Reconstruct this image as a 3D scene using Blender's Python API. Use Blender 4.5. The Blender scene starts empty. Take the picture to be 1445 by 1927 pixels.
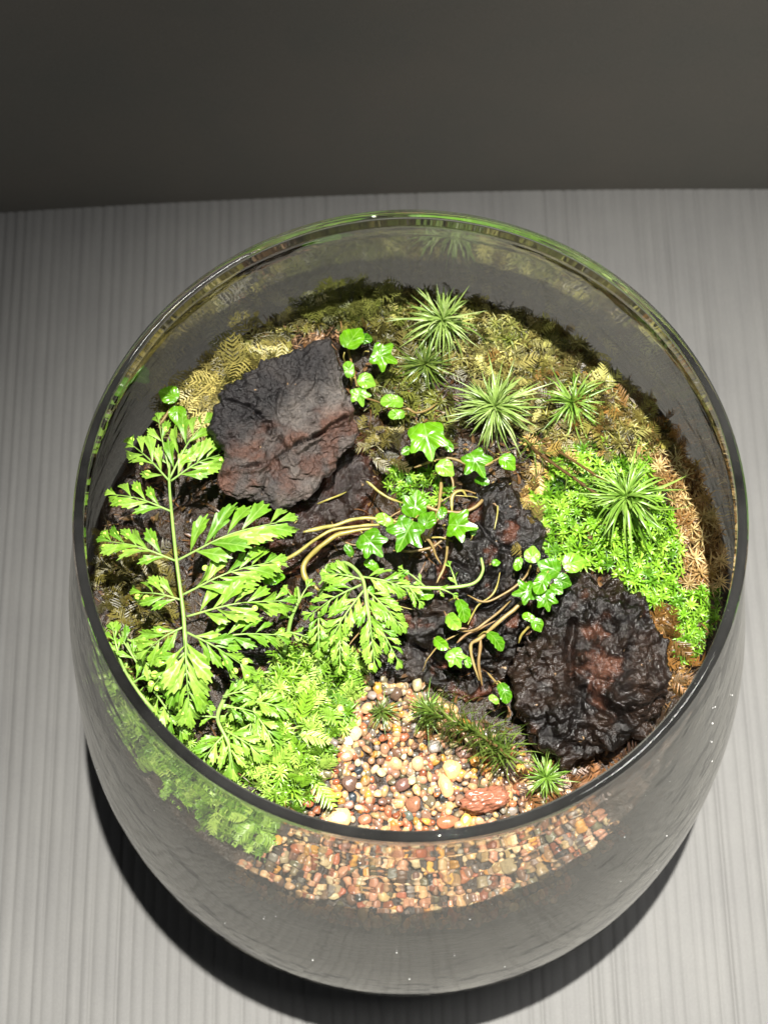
import bpy, math, random
import numpy as np
from mathutils import Matrix, Vector
random.seed(7); rng = np.random.default_rng(7)
S = 0.01                      # everything below is authored in centimetres
sc = bpy.context.scene
col = sc.collection

# ------------------------------------------------------------------ camera
PITCH = math.radians(69.5); F = 3200.0; DIST = 35.44; ROLL = math.radians(1.2); RIM_Z = 17.0
fwd = np.array([0, math.cos(PITCH), -math.sin(PITCH)])
rt0 = np.array([1.0, 0, 0]); up0 = np.array([0, math.sin(PITCH), math.cos(PITCH)])
rt = rt0 * math.cos(ROLL) - up0 * math.sin(ROLL)
up = up0 * math.cos(ROLL) + rt0 * math.sin(ROLL)
CAM = np.array([0, 0, RIM_Z]) - DIST * (fwd + (769 - 722.5) / F * rt + (963.5 - 948) / F * up)
cd = bpy.data.cameras.new('camera'); cam = bpy.data.objects.new('camera', cd); col.objects.link(cam)
cam.matrix_world = Matrix([[rt[0], up[0], -fwd[0], CAM[0] * S], [rt[1], up[1], -fwd[1], CAM[1] * S],
                           [rt[2], up[2], -fwd[2], CAM[2] * S], [0, 0, 0, 1]])
cd.sensor_fit = 'VERTICAL'; cd.sensor_height = 24; cd.lens = F / 1927 * 24
cd.clip_start = 0.01; cd.clip_end = 50
cd.dof.use_dof = True; cd.dof.focus_distance = 0.385; cd.dof.aperture_fstop = 16
sc.camera = cam

# ------------------------------------------------------------------ world, lamp, exposure
w = bpy.data.worlds.new('World'); sc.world = w; w.use_nodes = True
w.node_tree.nodes['Background'].inputs[0].default_value = (0.95, 0.97, 1.0, 1)
w.node_tree.nodes['Background'].inputs[1].default_value = 0.085
ld = bpy.data.lights.new('desk_lamp_light', 'SPOT'); lamp = bpy.data.objects.new('desk_lamp_light', ld); col.objects.link(lamp)
LAMP = Vector((3.4, 2.6, 95.0)); AIM = Vector((12.0, -18.0, 0))
lamp.location = LAMP * S
lamp.rotation_euler = (AIM - LAMP).to_track_quat('-Z', 'Y').to_euler()
ld.energy = 116; ld.color = (1.0, 0.965, 0.90); ld.shadow_soft_size = 0.007
ld.spot_size = math.radians(52); ld.spot_blend = 1.0
# an added light panel off to the right, put in to draw the rim's streaks
pd = bpy.data.lights.new('rim_streak_light', 'AREA'); panel = bpy.data.objects.new('rim_streak_light', pd); col.objects.link(panel)
pd.shape = 'RECTANGLE'; pd.size = .50; pd.size_y = .16; pd.energy = 8.0; pd.color = (1, .98, .95)
PL = Vector((44, 4, 160)); panel.location = PL * S; panel.rotation_euler = (Vector((0, 0, 10)) - PL).to_track_quat('-Z', 'Y').to_euler()
vs = sc.view_settings; vs.view_transform = 'Standard'; vs.look = 'None'; vs.gamma = 1; vs.exposure = 0
sc.cycles.use_denoising = True
sc.cycles.max_bounces = 32; sc.cycles.transmission_bounces = 32; sc.cycles.transparent_max_bounces = 16
sc.cycles.diffuse_bounces = 3; sc.cycles.glossy_bounces = 4
sc.cycles.sample_clamp_indirect = 4.0; sc.cycles.blur_glossy = 0.5

# ------------------------------------------------------------------ geometry helpers
def ray(px, py):
    return fwd + (px - 722.5) / F * rt - (py - 963.5) / F * up
def at(px, py, z):                                   # the place a photographed point has at height z
    d = ray(px, py); return CAM + d * (z - CAM[2]) / d[2]

def pix(P):                                          # where a point stands in the photograph, to word its label
    v = np.asarray(P, float) - CAM; d = v @ fwd; return 722.5 + F * (v @ rt) / d, 963.5 - F * (v @ up) / d
def vhash(i, j, k, seed):
    n = (i * 73856093) ^ (j * 19349663) ^ (k * 83492791) ^ (seed * 2654435761 & 0x7fffffff)
    n = (n ^ (n >> 13)) * 1274126177 & 0x7fffffff
    n = (n ^ (n >> 16)) * 668265263 & 0x7fffffff
    return ((n ^ (n >> 15)) & 0xffff) / 65535.0
def vnoise(P, seed=0):
    P = np.asarray(P, float); I = np.floor(P).astype(np.int64); f = P - I; f = f * f * (3 - 2 * f)
    r = 0
    for a in (0, 1):
        for b in (0, 1):
            for c in (0, 1):
                wgt = (f[..., 0] if a else 1 - f[..., 0]) * (f[..., 1] if b else 1 - f[..., 1]) * (f[..., 2] if c else 1 - f[..., 2])
                r = r + wgt * vhash(I[..., 0] + a, I[..., 1] + b, I[..., 2] + c, seed)
    return r * 2 - 1
def fbm(P, oct=4, seed=0, gain=.5):
    r = 0; a = 1.0; P = np.asarray(P, float)
    for o in range(oct):
        r = r + a * vnoise(P * 2 ** o + 17.3 * o, seed + o); a *= gain
    return r
def ridged(P, oct=4, seed=0):
    r = 0; a = 1.0; P = np.asarray(P, float)
    for o in range(oct):
        r = r + a * (1 - 2 * np.abs(vnoise(P * 2 ** o + 9.1 * o, seed + o))); a *= .5
    return r

def make_mesh(name, V, Fc, mat=None, smooth=True, tint=None):
    me = bpy.data.meshes.new(name)
    me.from_pydata((np.asarray(V, float) * S).tolist(), [], [tuple(int(i) for i in f) for f in Fc])
    if smooth: me.polygons.foreach_set('use_smooth', [True] * len(me.polygons))
    if mat: me.materials.append(mat)
    if tint is not None:
        a = me.color_attributes.new('tint', 'FLOAT_COLOR', 'POINT')
        t = np.ones((len(V), 4)); t[:, :3] = tint; a.data.foreach_set('color', t.ravel())
    me.update(); return me

WM = {}
def link(name, data, parent=None, M=None, label=None, cat=None, group=None, kind=None, color=None):
    o = bpy.data.objects.new(name, data); col.objects.link(o)
    M = M if M is not None else (WM[parent.name] if parent else Matrix())
    WM[o.name] = M
    if parent: o.parent = parent; o.matrix_basis = WM[parent.name].inverted() @ M
    else: o.matrix_basis = M
    if label: o['label'] = label
    if cat: o['category'] = cat
    if group: o['group'] = group
    if kind: o['kind'] = kind
    if color: o.color = (*color, 1)
    return o
def TR(p): return Matrix.Translation(Vector([float(c) * S for c in p]))
def thing(name, base, label, cat, group=None):
    return link(name, None, None, TR(base), label, cat, group)
def base_of(o): return np.array(WM[o.name].translation) / S
def part(name, V, Fc, mat, parent, smooth=True, tint=None, label=None, kind=None, color=None):  # V in absolute cm
    me = make_mesh(name, np.asarray(V) - base_of(parent), Fc, mat, smooth, tint)
    return link(name, me, parent, WM[parent.name], label=label, kind=kind, color=color)
def nrm(v): v = np.asarray(v, float); return v / (np.linalg.norm(v) + 1e-9)
def rotmat(d, u):                                    # columns: x = side, y = along d, z = near u
    y = nrm(d); x = np.cross(y, u); x = nrm(x); z = np.cross(x, y)
    return np.stack([x, y, z], 1)
def frame(p, d, u, s=1.0, sx=None):
    R = rotmat(d, u) * np.array([sx if sx else s, s, s])
    M = Matrix.Identity(4)
    for i in range(3):
        for j in range(3): M[i][j] = float(R[i, j])
        M[i][3] = float(p[i]) * S
    return M
class Bag:                                           # many small pieces joined into one mesh
    def __init__(s): s.V = []; s.F = []; s.T = []; s.n = 0
    def add(s, V, Fc, R=None, p=(0, 0, 0), tint=(1, 1, 1)):
        V = np.asarray(V, float)
        if R is not None: V = V @ np.asarray(R).T
        V = V + np.asarray(p); s.V.append(V)
        s.F += [tuple(i + s.n for i in f) for f in Fc]; s.n += len(V)
        s.T.append(np.broadcast_to(np.asarray(tint, float), (len(V), 3)))
    def out(s): return np.concatenate(s.V), s.F, np.concatenate(s.T)
def tube(pts, rad, n=7):
    pts = np.asarray(pts, float); m = len(pts); rad = np.broadcast_to(rad, m)
    T = np.gradient(pts, axis=0); V = []; ref = np.array([.13, .2, 1.0])
    for i in range(m):
        t = nrm(T[i]); a = nrm(np.cross(t, ref)); b = np.cross(t, a)
        for k in range(n):
            an = 2 * math.pi * k / n; V.append(pts[i] + rad[i] * (math.cos(an) * a + math.sin(an) * b))
    Fc = [(i * n + k, i * n + (k + 1) % n, (i + 1) * n + (k + 1) % n, (i + 1) * n + k) for i in range(m - 1) for k in range(n)]
    Fc += [tuple(range(n - 1, -1, -1)), tuple((m - 1) * n + k for k in range(n))]
    return np.array(V), Fc
def spline(P, n=24):
    P = np.asarray(P, float); 
    if len(P) < 3:
        t = np.linspace(0, 1, n)[:, None]; return P[0] * (1 - t) + P[-1] * t
    Q = np.concatenate([[2 * P[0] - P[1]], P, [2 * P[-1] - P[-2]]]); out = []
    ts = np.linspace(0, len(P) - 1 - 1e-6, n)
    for t in ts:
        i = int(t); u = t - i; a, b, c, d = Q[i:i + 4]
        out.append(.5 * ((2 * b) + (c - a) * u + (2 * a - 5 * b + 4 * c - d) * u * u + (3 * b - a - 3 * c + d) * u ** 3))
    return np.array(out)
def sstep(a, b, x): t = np.clip((x - a) / (b - a), 0, 1); return t * t * (3 - 2 * t)
def inpoly(x, y, poly):
    c = False; n = len(poly); j = n - 1
    for i in range(n):
        xi, yi = poly[i]; xj, yj = poly[j]
        if (yi > y) != (yj > y) and x < (xj - xi) * (y - yi) / (yj - yi + 1e-12) + xi: c = not c
        j = i
    return c
def lathe(prof, n=160, closed=False):
    prof = np.asarray(prof, float); m = len(prof); th = np.linspace(0, 2 * np.pi, n, endpoint=False)
    V = np.stack([prof[:, 0, None] * np.cos(th), prof[:, 0, None] * np.sin(th), prof[:, 1, None] + 0 * th], -1).reshape(-1, 3)
    Fc = []
    for i in range(m if closed else m - 1):
        j = (i + 1) % m
        for k in range(n):
            q = (k + 1) % n; Fc.append((i * n + k, i * n + q, j * n + q, j * n + k))
    return V, Fc

# ------------------------------------------------------------------ material helpers
def newmat(name):
    m = bpy.data.materials.new(name); m.use_nodes = True; nt = m.node_tree
    for n in list(nt.nodes): nt.nodes.remove(n)
    return m, nt, nt.nodes.new('ShaderNodeOutputMaterial')
def nd(nt, t, **kw):
    n = nt.nodes.new('ShaderNode' + t)
    for k, v in kw.items():
        if k.startswith('i_'): n.inputs[int(k[2:]) if k[2:].isdigit() else k[2:].replace('_', ' ')].default_value = v
        else: setattr(n, k, v)
    return n
def ramp(nt, fac, stops):
    r = nt.nodes.new('ShaderNodeValToRGB'); e = r.color_ramp.elements
    while len(e) < len(stops): e.new(.5)
    for q, (p, c) in zip(e, stops): q.position = p; q.color = (*c, 1)
    nt.links.new(fac, r.inputs[0]); return r.outputs[0]
def noise(nt, scale, detail=4, rough=.55, vec=None, out=0):
    n = nd(nt, 'TexNoise'); n.inputs['Scale'].default_value = scale; n.inputs['Detail'].default_value = detail; n.inputs['Roughness'].default_value = rough
    if vec is not None: nt.links.new(vec, n.inputs['Vector'])
    return n.outputs[out]
def mixc(nt, fac, a, b, mode='MIX'):
    n = nt.nodes.new('ShaderNodeMix'); n.data_type = 'RGBA'; n.blend_type = mode
    for s_, v in ((0, fac), (6, a), (7, b)):
        if hasattr(v, 'is_linked'): nt.links.new(v, n.inputs[s_])
        else: n.inputs[s_].default_value = v if s_ == 0 else (*v, 1)
    return n.outputs[2]
def coords(nt): return nd(nt, 'TexCoord').outputs['Object']
def bump(nt, h, strength, dist):
    b = nd(nt, 'Bump'); b.inputs['Strength'].default_value = strength; b.inputs['Distance'].default_value = dist
    nt.links.new(h, b.inputs['Height']); return b.outputs[0]
def leaf_mat(name, ramp_cols, src='random', rough=.4, trans=.35, gloss=.5, veinscale=300, coat=0.0, veins=0):
    """src: 'random' one tone per object, 'tint' a tone per joined piece"""
    m, nt, out = newmat(name); L = nt.links.new
    if src == 'random':
        fac = nd(nt, 'ObjectInfo').outputs['Random']
        c = ramp(nt, fac, [(i / (len(ramp_cols) - 1), q) for i, q in enumerate(ramp_cols)])
    else:
        a = nd(nt, 'Attribute', attribute_name='tint'); c = a.outputs['Color']
    nz = noise(nt, veinscale, 3, .6, coords(nt))
    dk = ramp(nt, nz, [(.3, (.72, .74, .7)), (.7, (1.16, 1.12, 1.1))])
    c = mixc(nt, 1.0, c, dk, 'MULTIPLY')
    if veins:                                         # midrib and side veins in the leaf's own coordinates
        sx = nd(nt, 'SeparateXYZ'); L(coords(nt), sx.inputs[0])
        def mt(op, a, b=None):
            n = nd(nt, 'Math', operation=op)
            for i, v in enumerate((a, b)):
                if v is None: continue
                if hasattr(v, 'is_linked'): L(v, n.inputs[i])
                else: n.inputs[i].default_value = v
            return n.outputs[0]
        ax = mt('ABSOLUTE', sx.outputs[0]); mid = mt('LESS_THAN', ax, .00016)
        side = mt('FRACT', mt('MULTIPLY', mt('SUBTRACT', sx.outputs[1], mt('MULTIPLY', ax, .9)), 640.0 if veins > 1 else 480.0))
        sd = mt('MULTIPLY', mt('LESS_THAN', side, .13), .45 if veins > 1 else .6)
        c = mixc(nt, mt('MULTIPLY', mt('MAXIMUM', mid, sd), .38), c, (.42, .62, .18))
        bl = ramp(nt, noise(nt, 90, 3, .6, coords(nt)), [(.35, (.62, .66, .55)), (.6, (1.1, 1.08, 1.0))]); c = mixc(nt, 1.0, c, bl, 'MULTIPLY')
    p = nd(nt, 'BsdfPrincipled'); L(c, p.inputs['Base Color']); p.inputs['Roughness'].default_value = rough
    p.inputs['Specular IOR Level'].default_value = gloss; p.inputs['Coat Weight'].default_value = coat; p.inputs['Coat Roughness'].default_value = .12
    L(bump(nt, nz, .25, .0004), p.inputs['Normal'])
    t = nd(nt, 'BsdfTranslucent'); L(mixc(nt, 1.0, c, (1.1, 1.15, .6), 'MULTIPLY'), t.inputs[0])
    mx = nd(nt, 'MixShader'); mx.inputs[0].default_value = trans
    L(p.outputs[0], mx.inputs[1]); L(t.outputs[0], mx.inputs[2]); L(mx.outputs[0], out.inputs[0]); return m

# ------------------------------------------------------------------ the table sheet and the dark backdrop
def table_mat():
    m, nt, out = newmat('ribbed_grey_sheet'); L = nt.links.new; co = coords(nt)
    mp = nd(nt, 'Mapping'); mp.inputs['Scale'].default_value = (1, .05, 1); L(co, mp.inputs[0])
    a = noise(nt, 420, 5, .6, mp.outputs[0]); b = noise(nt, 45, 5, .6, co); d = noise(nt, 2500, 2, .5, co)
    c = ramp(nt, a, [(.3, (.145, .144, .140)), (.7, (.164, .163, .158))])
    c = mixc(nt, 1.0, c, ramp(nt, b, [(.35, (.96, .96, .96)), (.65, (1.03, 1.03, 1.02))]), 'MULTIPLY')
    c = mixc(nt, 1.0, c, ramp(nt, d, [(.3, (.93, .93, .93)), (.7, (1.06, 1.06, 1.06))]), 'MULTIPLY')
    p = nd(nt, 'BsdfPrincipled'); L(c, p.inputs['Base Color']); p.inputs['Roughness'].default_value = .62
    p.inputs['Specular IOR Level'].default_value = .3
    L(bump(nt, a, .35, .0003), p.inputs['Normal']); L(p.outputs[0], out.inputs[0]); return m
xs = []; x = -34.0; gz = []
while x < 34:
    wd = random.uniform(.27, .42); dep = random.choice([.018, .028, .04, .06])
    for u, h in ((0, -1), (.12, -.35), (.28, 0), (.5, .15), (.72, 0), (.88, -.35)):
        xs.append(x + u * wd); gz.append(h * dep)
    x += wd
xs = np.array(xs); gz = np.array(gz); ys = np.linspace(-30, 17.9, 70)
X, Y = np.meshgrid(xs, ys)
wob = .07 * vnoise(np.stack([X * .15, Y * .12, 0 * X], -1), 3)
Z = gz[None, :] * (1 + .5 * vnoise(np.stack([X * 2.2, Y * .25, 0 * X], -1), 5)) - .03
V = np.stack([X + wob - .018 * (Y + 8) * 0, Y, Z], -1).reshape(-1, 3); nx = len(xs)
Fc = [(j * nx + i, j * nx + i + 1, (j + 1) * nx + i + 1, (j + 1) * nx + i) for j in range(len(ys) - 1) for i in range(nx - 1)]
link('table', make_mesh('table', V, Fc, table_mat()), label='light grey sheet with fine ribs under the glass bowl', kind='structure')

def wall_mat():
    m, nt, out = newmat('dark_backdrop'); L = nt.links.new; co = coords(nt)
    b = noise(nt, 22, 5, .6, co); c = ramp(nt, b, [(.3, (.215, .210, .186)), (.7, (.245, .226, .196))])
    d = noise(nt, 3000, 2, .5, co); c = mixc(nt, 1.0, c, ramp(nt, d, [(.3, (.9, .9, .9)), (.7, (1.1, 1.1, 1.1))]), 'MULTIPLY')
    v = nd(nt, 'TexVoronoi'); v.inputs['Scale'].default_value = 32; L(co, v.inputs['Vector'])
    sp = ramp(nt, v.outputs['Distance'], [(0.03, (1, 1, 1)), (.09, (0, 0, 0))])
    pick = ramp(nt, noise(nt, 14, 1, .5, co), [(.50, (0, 0, 0)), (.56, (1, 1, 1))])
    spk = mixc(nt, 1.0, sp, pick, 'MULTIPLY')
    c = mixc(nt, mixc(nt, 1.0, spk, (.6, .6, .6), 'MULTIPLY'), c, (.32, .32, .32))
    p = nd(nt, 'BsdfPrincipled'); L(c, p.inputs['Base Color']); p.inputs['Roughness'].default_value = .7
    L(p.outputs[0], out.inputs[0]); return m
V = []; Fc = []; xw = np.linspace(-36, 36, 49)
for x in xw:
    y0 = 17.68 - .0016 * x * x + .010 * x
    for k, z in enumerate((-.6, .02, 12, 30)): V.append((x, y0 + (.12 if k == 0 else 0) + .02 * z, z))
for i in range(len(xw) - 1):
    for k in range(3): a = i * 4 + k; Fc.append((a, a + 4, a + 5, a + 1))
link('wall', make_mesh('wall', V, Fc, wall_mat()), label='dark grey brown backdrop board with specks of dust behind the bowl', kind='structure')

# ------------------------------------------------------------------ the glass bowl
ZP = [17, 14.5, 12, 9.5, 7, 4.5, 2.9]; RP = [6.93, 7.46, 7.95, 8.38, 8.70, 8.85, 8.78]
def r_out(z): return float(np.interp(z, ZP[::-1], RP[::-1]))
TH = .19
def r_in(z): return r_out(z) - TH
def bowl():
    m, nt, out = newmat('clear_glass'); L = nt.links.new; co = coords(nt)
    mp = nd(nt, 'Mapping'); mp.inputs['Scale'].default_value = (1, 1, 1); L(co, mp.inputs[0])
    h1 = noise(nt, 75, 2, .5, mp.outputs[0])
    nb = bump(nt, h1, .16, .0010)
    g = nd(nt, 'BsdfGlass'); g.inputs['Roughness'].default_value = .0; g.inputs['IOR'].default_value = 1.47
    g.inputs['Color'].default_value = (.85, .845, .82, 1); L(nb, g.inputs['Normal'])
    df = nd(nt, 'BsdfDiffuse'); df.inputs[0].default_value = (.8, .8, .78, 1); mf = nd(nt, 'MixShader')
    L(ramp(nt, noise(nt, 40, 4, .6, mp.outputs[0]), [(.35, (.006,) * 3), (.7, (.026,) * 3)]), mf.inputs[0]); L(g.outputs[0], mf.inputs[1]); L(df.outputs[0], mf.inputs[2])
    L(mf.outputs[0], out.inputs[0])
    va = nd(nt, 'VolumeAbsorption'); va.inputs[0].default_value = (.72, .82, .74, 1); va.inputs[1].default_value = 8; L(va.outputs[0], out.inputs[1])
    o_ = spline([(r, z) for r, z in zip(RP[1:], ZP[1:])], 26)
    outer = [(p[0], p[1]) for p in o_]
    lip = []
    for a in np.linspace(-.30 * math.pi, 1.30 * math.pi, 22):
        lip.append((6.925 + .118 * math.cos(a), 16.90 + .075 * math.sin(a)))
    base = [(8.62, 2.0), (8.25, 1.2), (7.6, .55), (6.9, .18), (6.3, .04), (5.9, .02), (5.4, .10), (3.5, .22), (.001, .25)]
    inner_b = [(.001, .95), (4, .95), (6.6, 1.1), (7.6, 1.6), (8.2, 2.4)]
    inner_s = [(p[0] - TH, p[1]) for p in o_[::-1] if p[1] > 2.95]
    prof = lip[:0] + [(6.98 + .06, 16.55)][:0] + lip[::-1][::-1]
    full = [tuple(q) for q in outer] + base + inner_b + inner_s
    # lip joins outer top: go inner top -> lip (inner side to outer side) -> outer
    full += [(r_out(15.8) - TH, 15.8), (6.84, 16.45)] + lip[::-1] + [(7.02, 16.45), (r_out(15.8), 15.8)]
    V, Fc = lathe(full, 192, True); Fc = [f[::-1] for f in Fc]
    V[:, 0] += .03 * np.sin(V[:, 2] * .8 + 1); V[:, 1] += .03 * np.cos(V[:, 2] * .7)
    root = thing('glass_bowl', (0, 0, 0), 'clear round glass bowl open at the top holding moss and gravel', 'bowl')
    part('vessel', V, Fc, m, root)
    # specks of water drying on the outside of the glass, lower front and right
    dm, dn, do = newmat('water_on_glass'); p = nd(dn, 'BsdfPrincipled'); p.inputs['Base Color'].default_value = (.85, .85, .85, 1); p.inputs['Roughness'].default_value = .1
    dn.links.new(p.outputs[0], do.inputs[0])
    B = Bag(); bv, bf = ico(1)
    for k in range(46):
        an = random.uniform(-160, -5) * math.pi / 180; z = random.uniform(4, 15.5); r = r_out(z) + .004
        R = rotmat((0, 0, 1), (math.cos(an), math.sin(an), .1)) * (random.uniform(.012, .026) * np.array([1, random.uniform(1, 1.7), .5]))
        B.add(bv, bf, R, (r * math.cos(an), r * math.sin(an), z))
    V, Fc, T = B.out(); part('water_specks', V, Fc, dm, root, kind='stuff')
def ico(sub):
    import bmesh
    b = bmesh.new(); bmesh.ops.create_icosphere(b, subdivisions=sub, radius=1.0)
    V = np.array([v.co[:] for v in b.verts]); Fc = [tuple(v.index for v in f.verts) for f in b.faces]; b.free(); return V, Fc
bowl()

# ------------------------------------------------------------------ the soil inside
def g2(x, y, c, s): return np.exp(-((x - c[0]) ** 2 + (y - c[1]) ** 2) / (2 * s * s))
C_CUSH = at(1170, 975, 12.6); C_CUSH2 = at(1100, 1040, 12.3); C_LEFT = at(470, 1400, 12.1); C_SIDE = at(1290, 1160, 12.0)
GRAV_PX = [(650, 1285), (720, 1290), (800, 1310), (880, 1380), (960, 1430), (1010, 1470), (1040, 1530)]
C_GR = at(760, 1500, 11.3)
def terrain(x, y):
    x = np.asarray(x, float); y = np.asarray(y, float); rr = np.hypot(x, y)
    z = 11.45 + .055 * (y + 6)
    z = z + .75 * g2(x, y, C_CUSH, 1.35) + .35 * g2(x, y, C_CUSH2, .9) + .55 * g2(x, y, C_LEFT, 1.5) + .35 * g2(x, y, C_SIDE, .9)
    z = z + .25 * g2(x, y, (-1, 4.5), 2.2) - .35 * g2(x, y, C_GR, 1.5) - .15 * g2(x, y, (0, -6.8), 1.6)
    z = z + (.16 + .20 * sstep(0, 3, y)) * fbm(np.stack([x * .9, y * .9, 0 * x], -1), 3, 11) * np.clip((y + 5.5) / 3, .15, 1)
    return z - .35 * np.clip(rr - 6.6, 0, 2) ** 1.0
def hit(px, py, lift=0.0):
    d = ray(px, py)
    for z in np.arange(14.5, 9.5, -.02):
        p = CAM + d * (z - CAM[2]) / d[2]
        if float(terrain(p[0], p[1])) + lift >= z: return p
    return p
def tnormal(x, y):
    e = .15; return nrm([-(terrain(x + e, y) - terrain(x - e, y)) / (2 * e), -(terrain(x, y + e) - terrain(x, y - e)) / (2 * e), 1.0])
def soil():
    m, nt, out = newmat('wet_soil'); L = nt.links.new; co = coords(nt)
    a = noise(nt, 260, 6, .65, co); b = noise(nt, 60, 4, .6, co)
    c = ramp(nt, a, [(.35, (.006, .004, .003)), (.5, (.020, .012, .007)), (.75, (.07, .036, .018))])
    c = mixc(nt, ramp(nt, b, [(.45, (0, 0, 0)), (.65, (1, 1, 1))]), c, (.03, .018, .008))
    p = nd(nt, 'BsdfPrincipled'); L(c, p.inputs['Base Color']); p.inputs['Roughness'].default_value = .3
    L(bump(nt, a, .9, .0015), p.inputs['Normal']); L(p.outputs[0], out.inputs[0])
    nr, na = 70, 180; V = []; th = np.linspace(0, 2 * np.pi, na, endpoint=False)
    R = np.linspace(0, 1, nr)[1:]
    V = [(0, 0, float(terrain(0, 0)))]
    for r in R:
        x = 7.62 * r * np.cos(th); y = 7.62 * r * np.sin(th); z = terrain(x, y) + .09 * fbm(np.stack([x * 5, y * 5, 0 * x], -1), 3, 4)
        V += list(zip(x, y, z))
    for z in np.linspace(10.6, 1.8, 14):
        rr = min(r_in(z) - .06, 8.5 if z > 3 else 7.6)
        V += [(rr * math.cos(t), rr * math.sin(t), z) for t in th]
    V.append((0, 0, 1.2)); nring = (len(V) - 2) // na
    Fc = [(0, 1 + k, 1 + (k + 1) % na) for k in range(na)]
    for i in range(nring - 1):
        for k in range(na):
            q = (k + 1) % na; Fc.append((1 + i * na + k, 1 + (i + 1) * na + k, 1 + (i + 1) * na + q, 1 + i * na + q))
    lb = 1 + (nring - 1) * na
    Fc += [(lb + (k + 1) % na, lb + k, len(V) - 1) for k in range(na)]
    link('soil', make_mesh('soil', V, Fc, m), label='dark wet soil filling the glass bowl', kind='structure')
soil()

# ------------------------------------------------------------------ wood
def wood_mat(name, gloss_rough=.3, spec=.6, fine=900, big=.0018):
    m, nt, out = newmat(name); L = nt.links.new; co = coords(nt)
    a = nd(nt, 'Attribute', attribute_name='tint').outputs['Color']
    n1 = noise(nt, fine, 4, .65, co); n2 = noise(nt, 180, 5, .6, co)
    c = mixc(nt, 1.0, a, ramp(nt, n2, [(.3, (.55, .55, .58)), (.7, (1.5, 1.42, 1.35))]), 'MULTIPLY')
    c = mixc(nt, 1.0, c, ramp(nt, n1, [(.3, (.6, .6, .6)), (.7, (1.45, 1.45, 1.45))]), 'MULTIPLY')
    fl = ramp(nt, noise(nt, 520, 1, .5, co), [(.76, (0, 0, 0)), (.80, (1, 1, 1))])
    c = mixc(nt, fl, c, (.30, .20, .11))
    p = nd(nt, 'BsdfPrincipled'); L(c, p.inputs['Base Color'])
    L(ramp(nt, n2, [(.35, (gloss_rough,) * 3), (.75, (gloss_rough + .18,) * 3)]), p.inputs['Roughness'])
    p.inputs['Specular IOR Level'].default_value = spec
    b1 = nd(nt, 'Bump'); b1.inputs['Strength'].default_value = .8; b1.inputs['Distance'].default_value = big; L(n2, b1.inputs['Height'])
    b2 = nd(nt, 'Bump'); b2.inputs['Strength'].default_value = .9; b2.inputs['Distance'].default_value = .0007
    rg = nd(nt, 'TexNoise', noise_type='RIDGED_MULTIFRACTAL'); rg.inputs['Scale'].default_value = fine * .45; rg.inputs['Detail'].default_value = 5; L(co, rg.inputs['Vector'])
    sm = nd(nt, 'Math', operation='MULTIPLY_ADD'); L(rg.outputs[0], sm.inputs[0]); sm.inputs[1].default_value = .6; L(n1, sm.inputs[2]); L(sm.outputs[0], b2.inputs['Height']); L(b1.outputs[0], b2.inputs['Normal'])
    L(b2.outputs[0], p.inputs['Normal']); L(p.outputs[0], out.inputs[0]); return m
def plane_at(px, py, P0, N):
    d = ray(px, py); return CAM + d * (np.dot(P0 - CAM, N) / np.dot(d, N))
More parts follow.
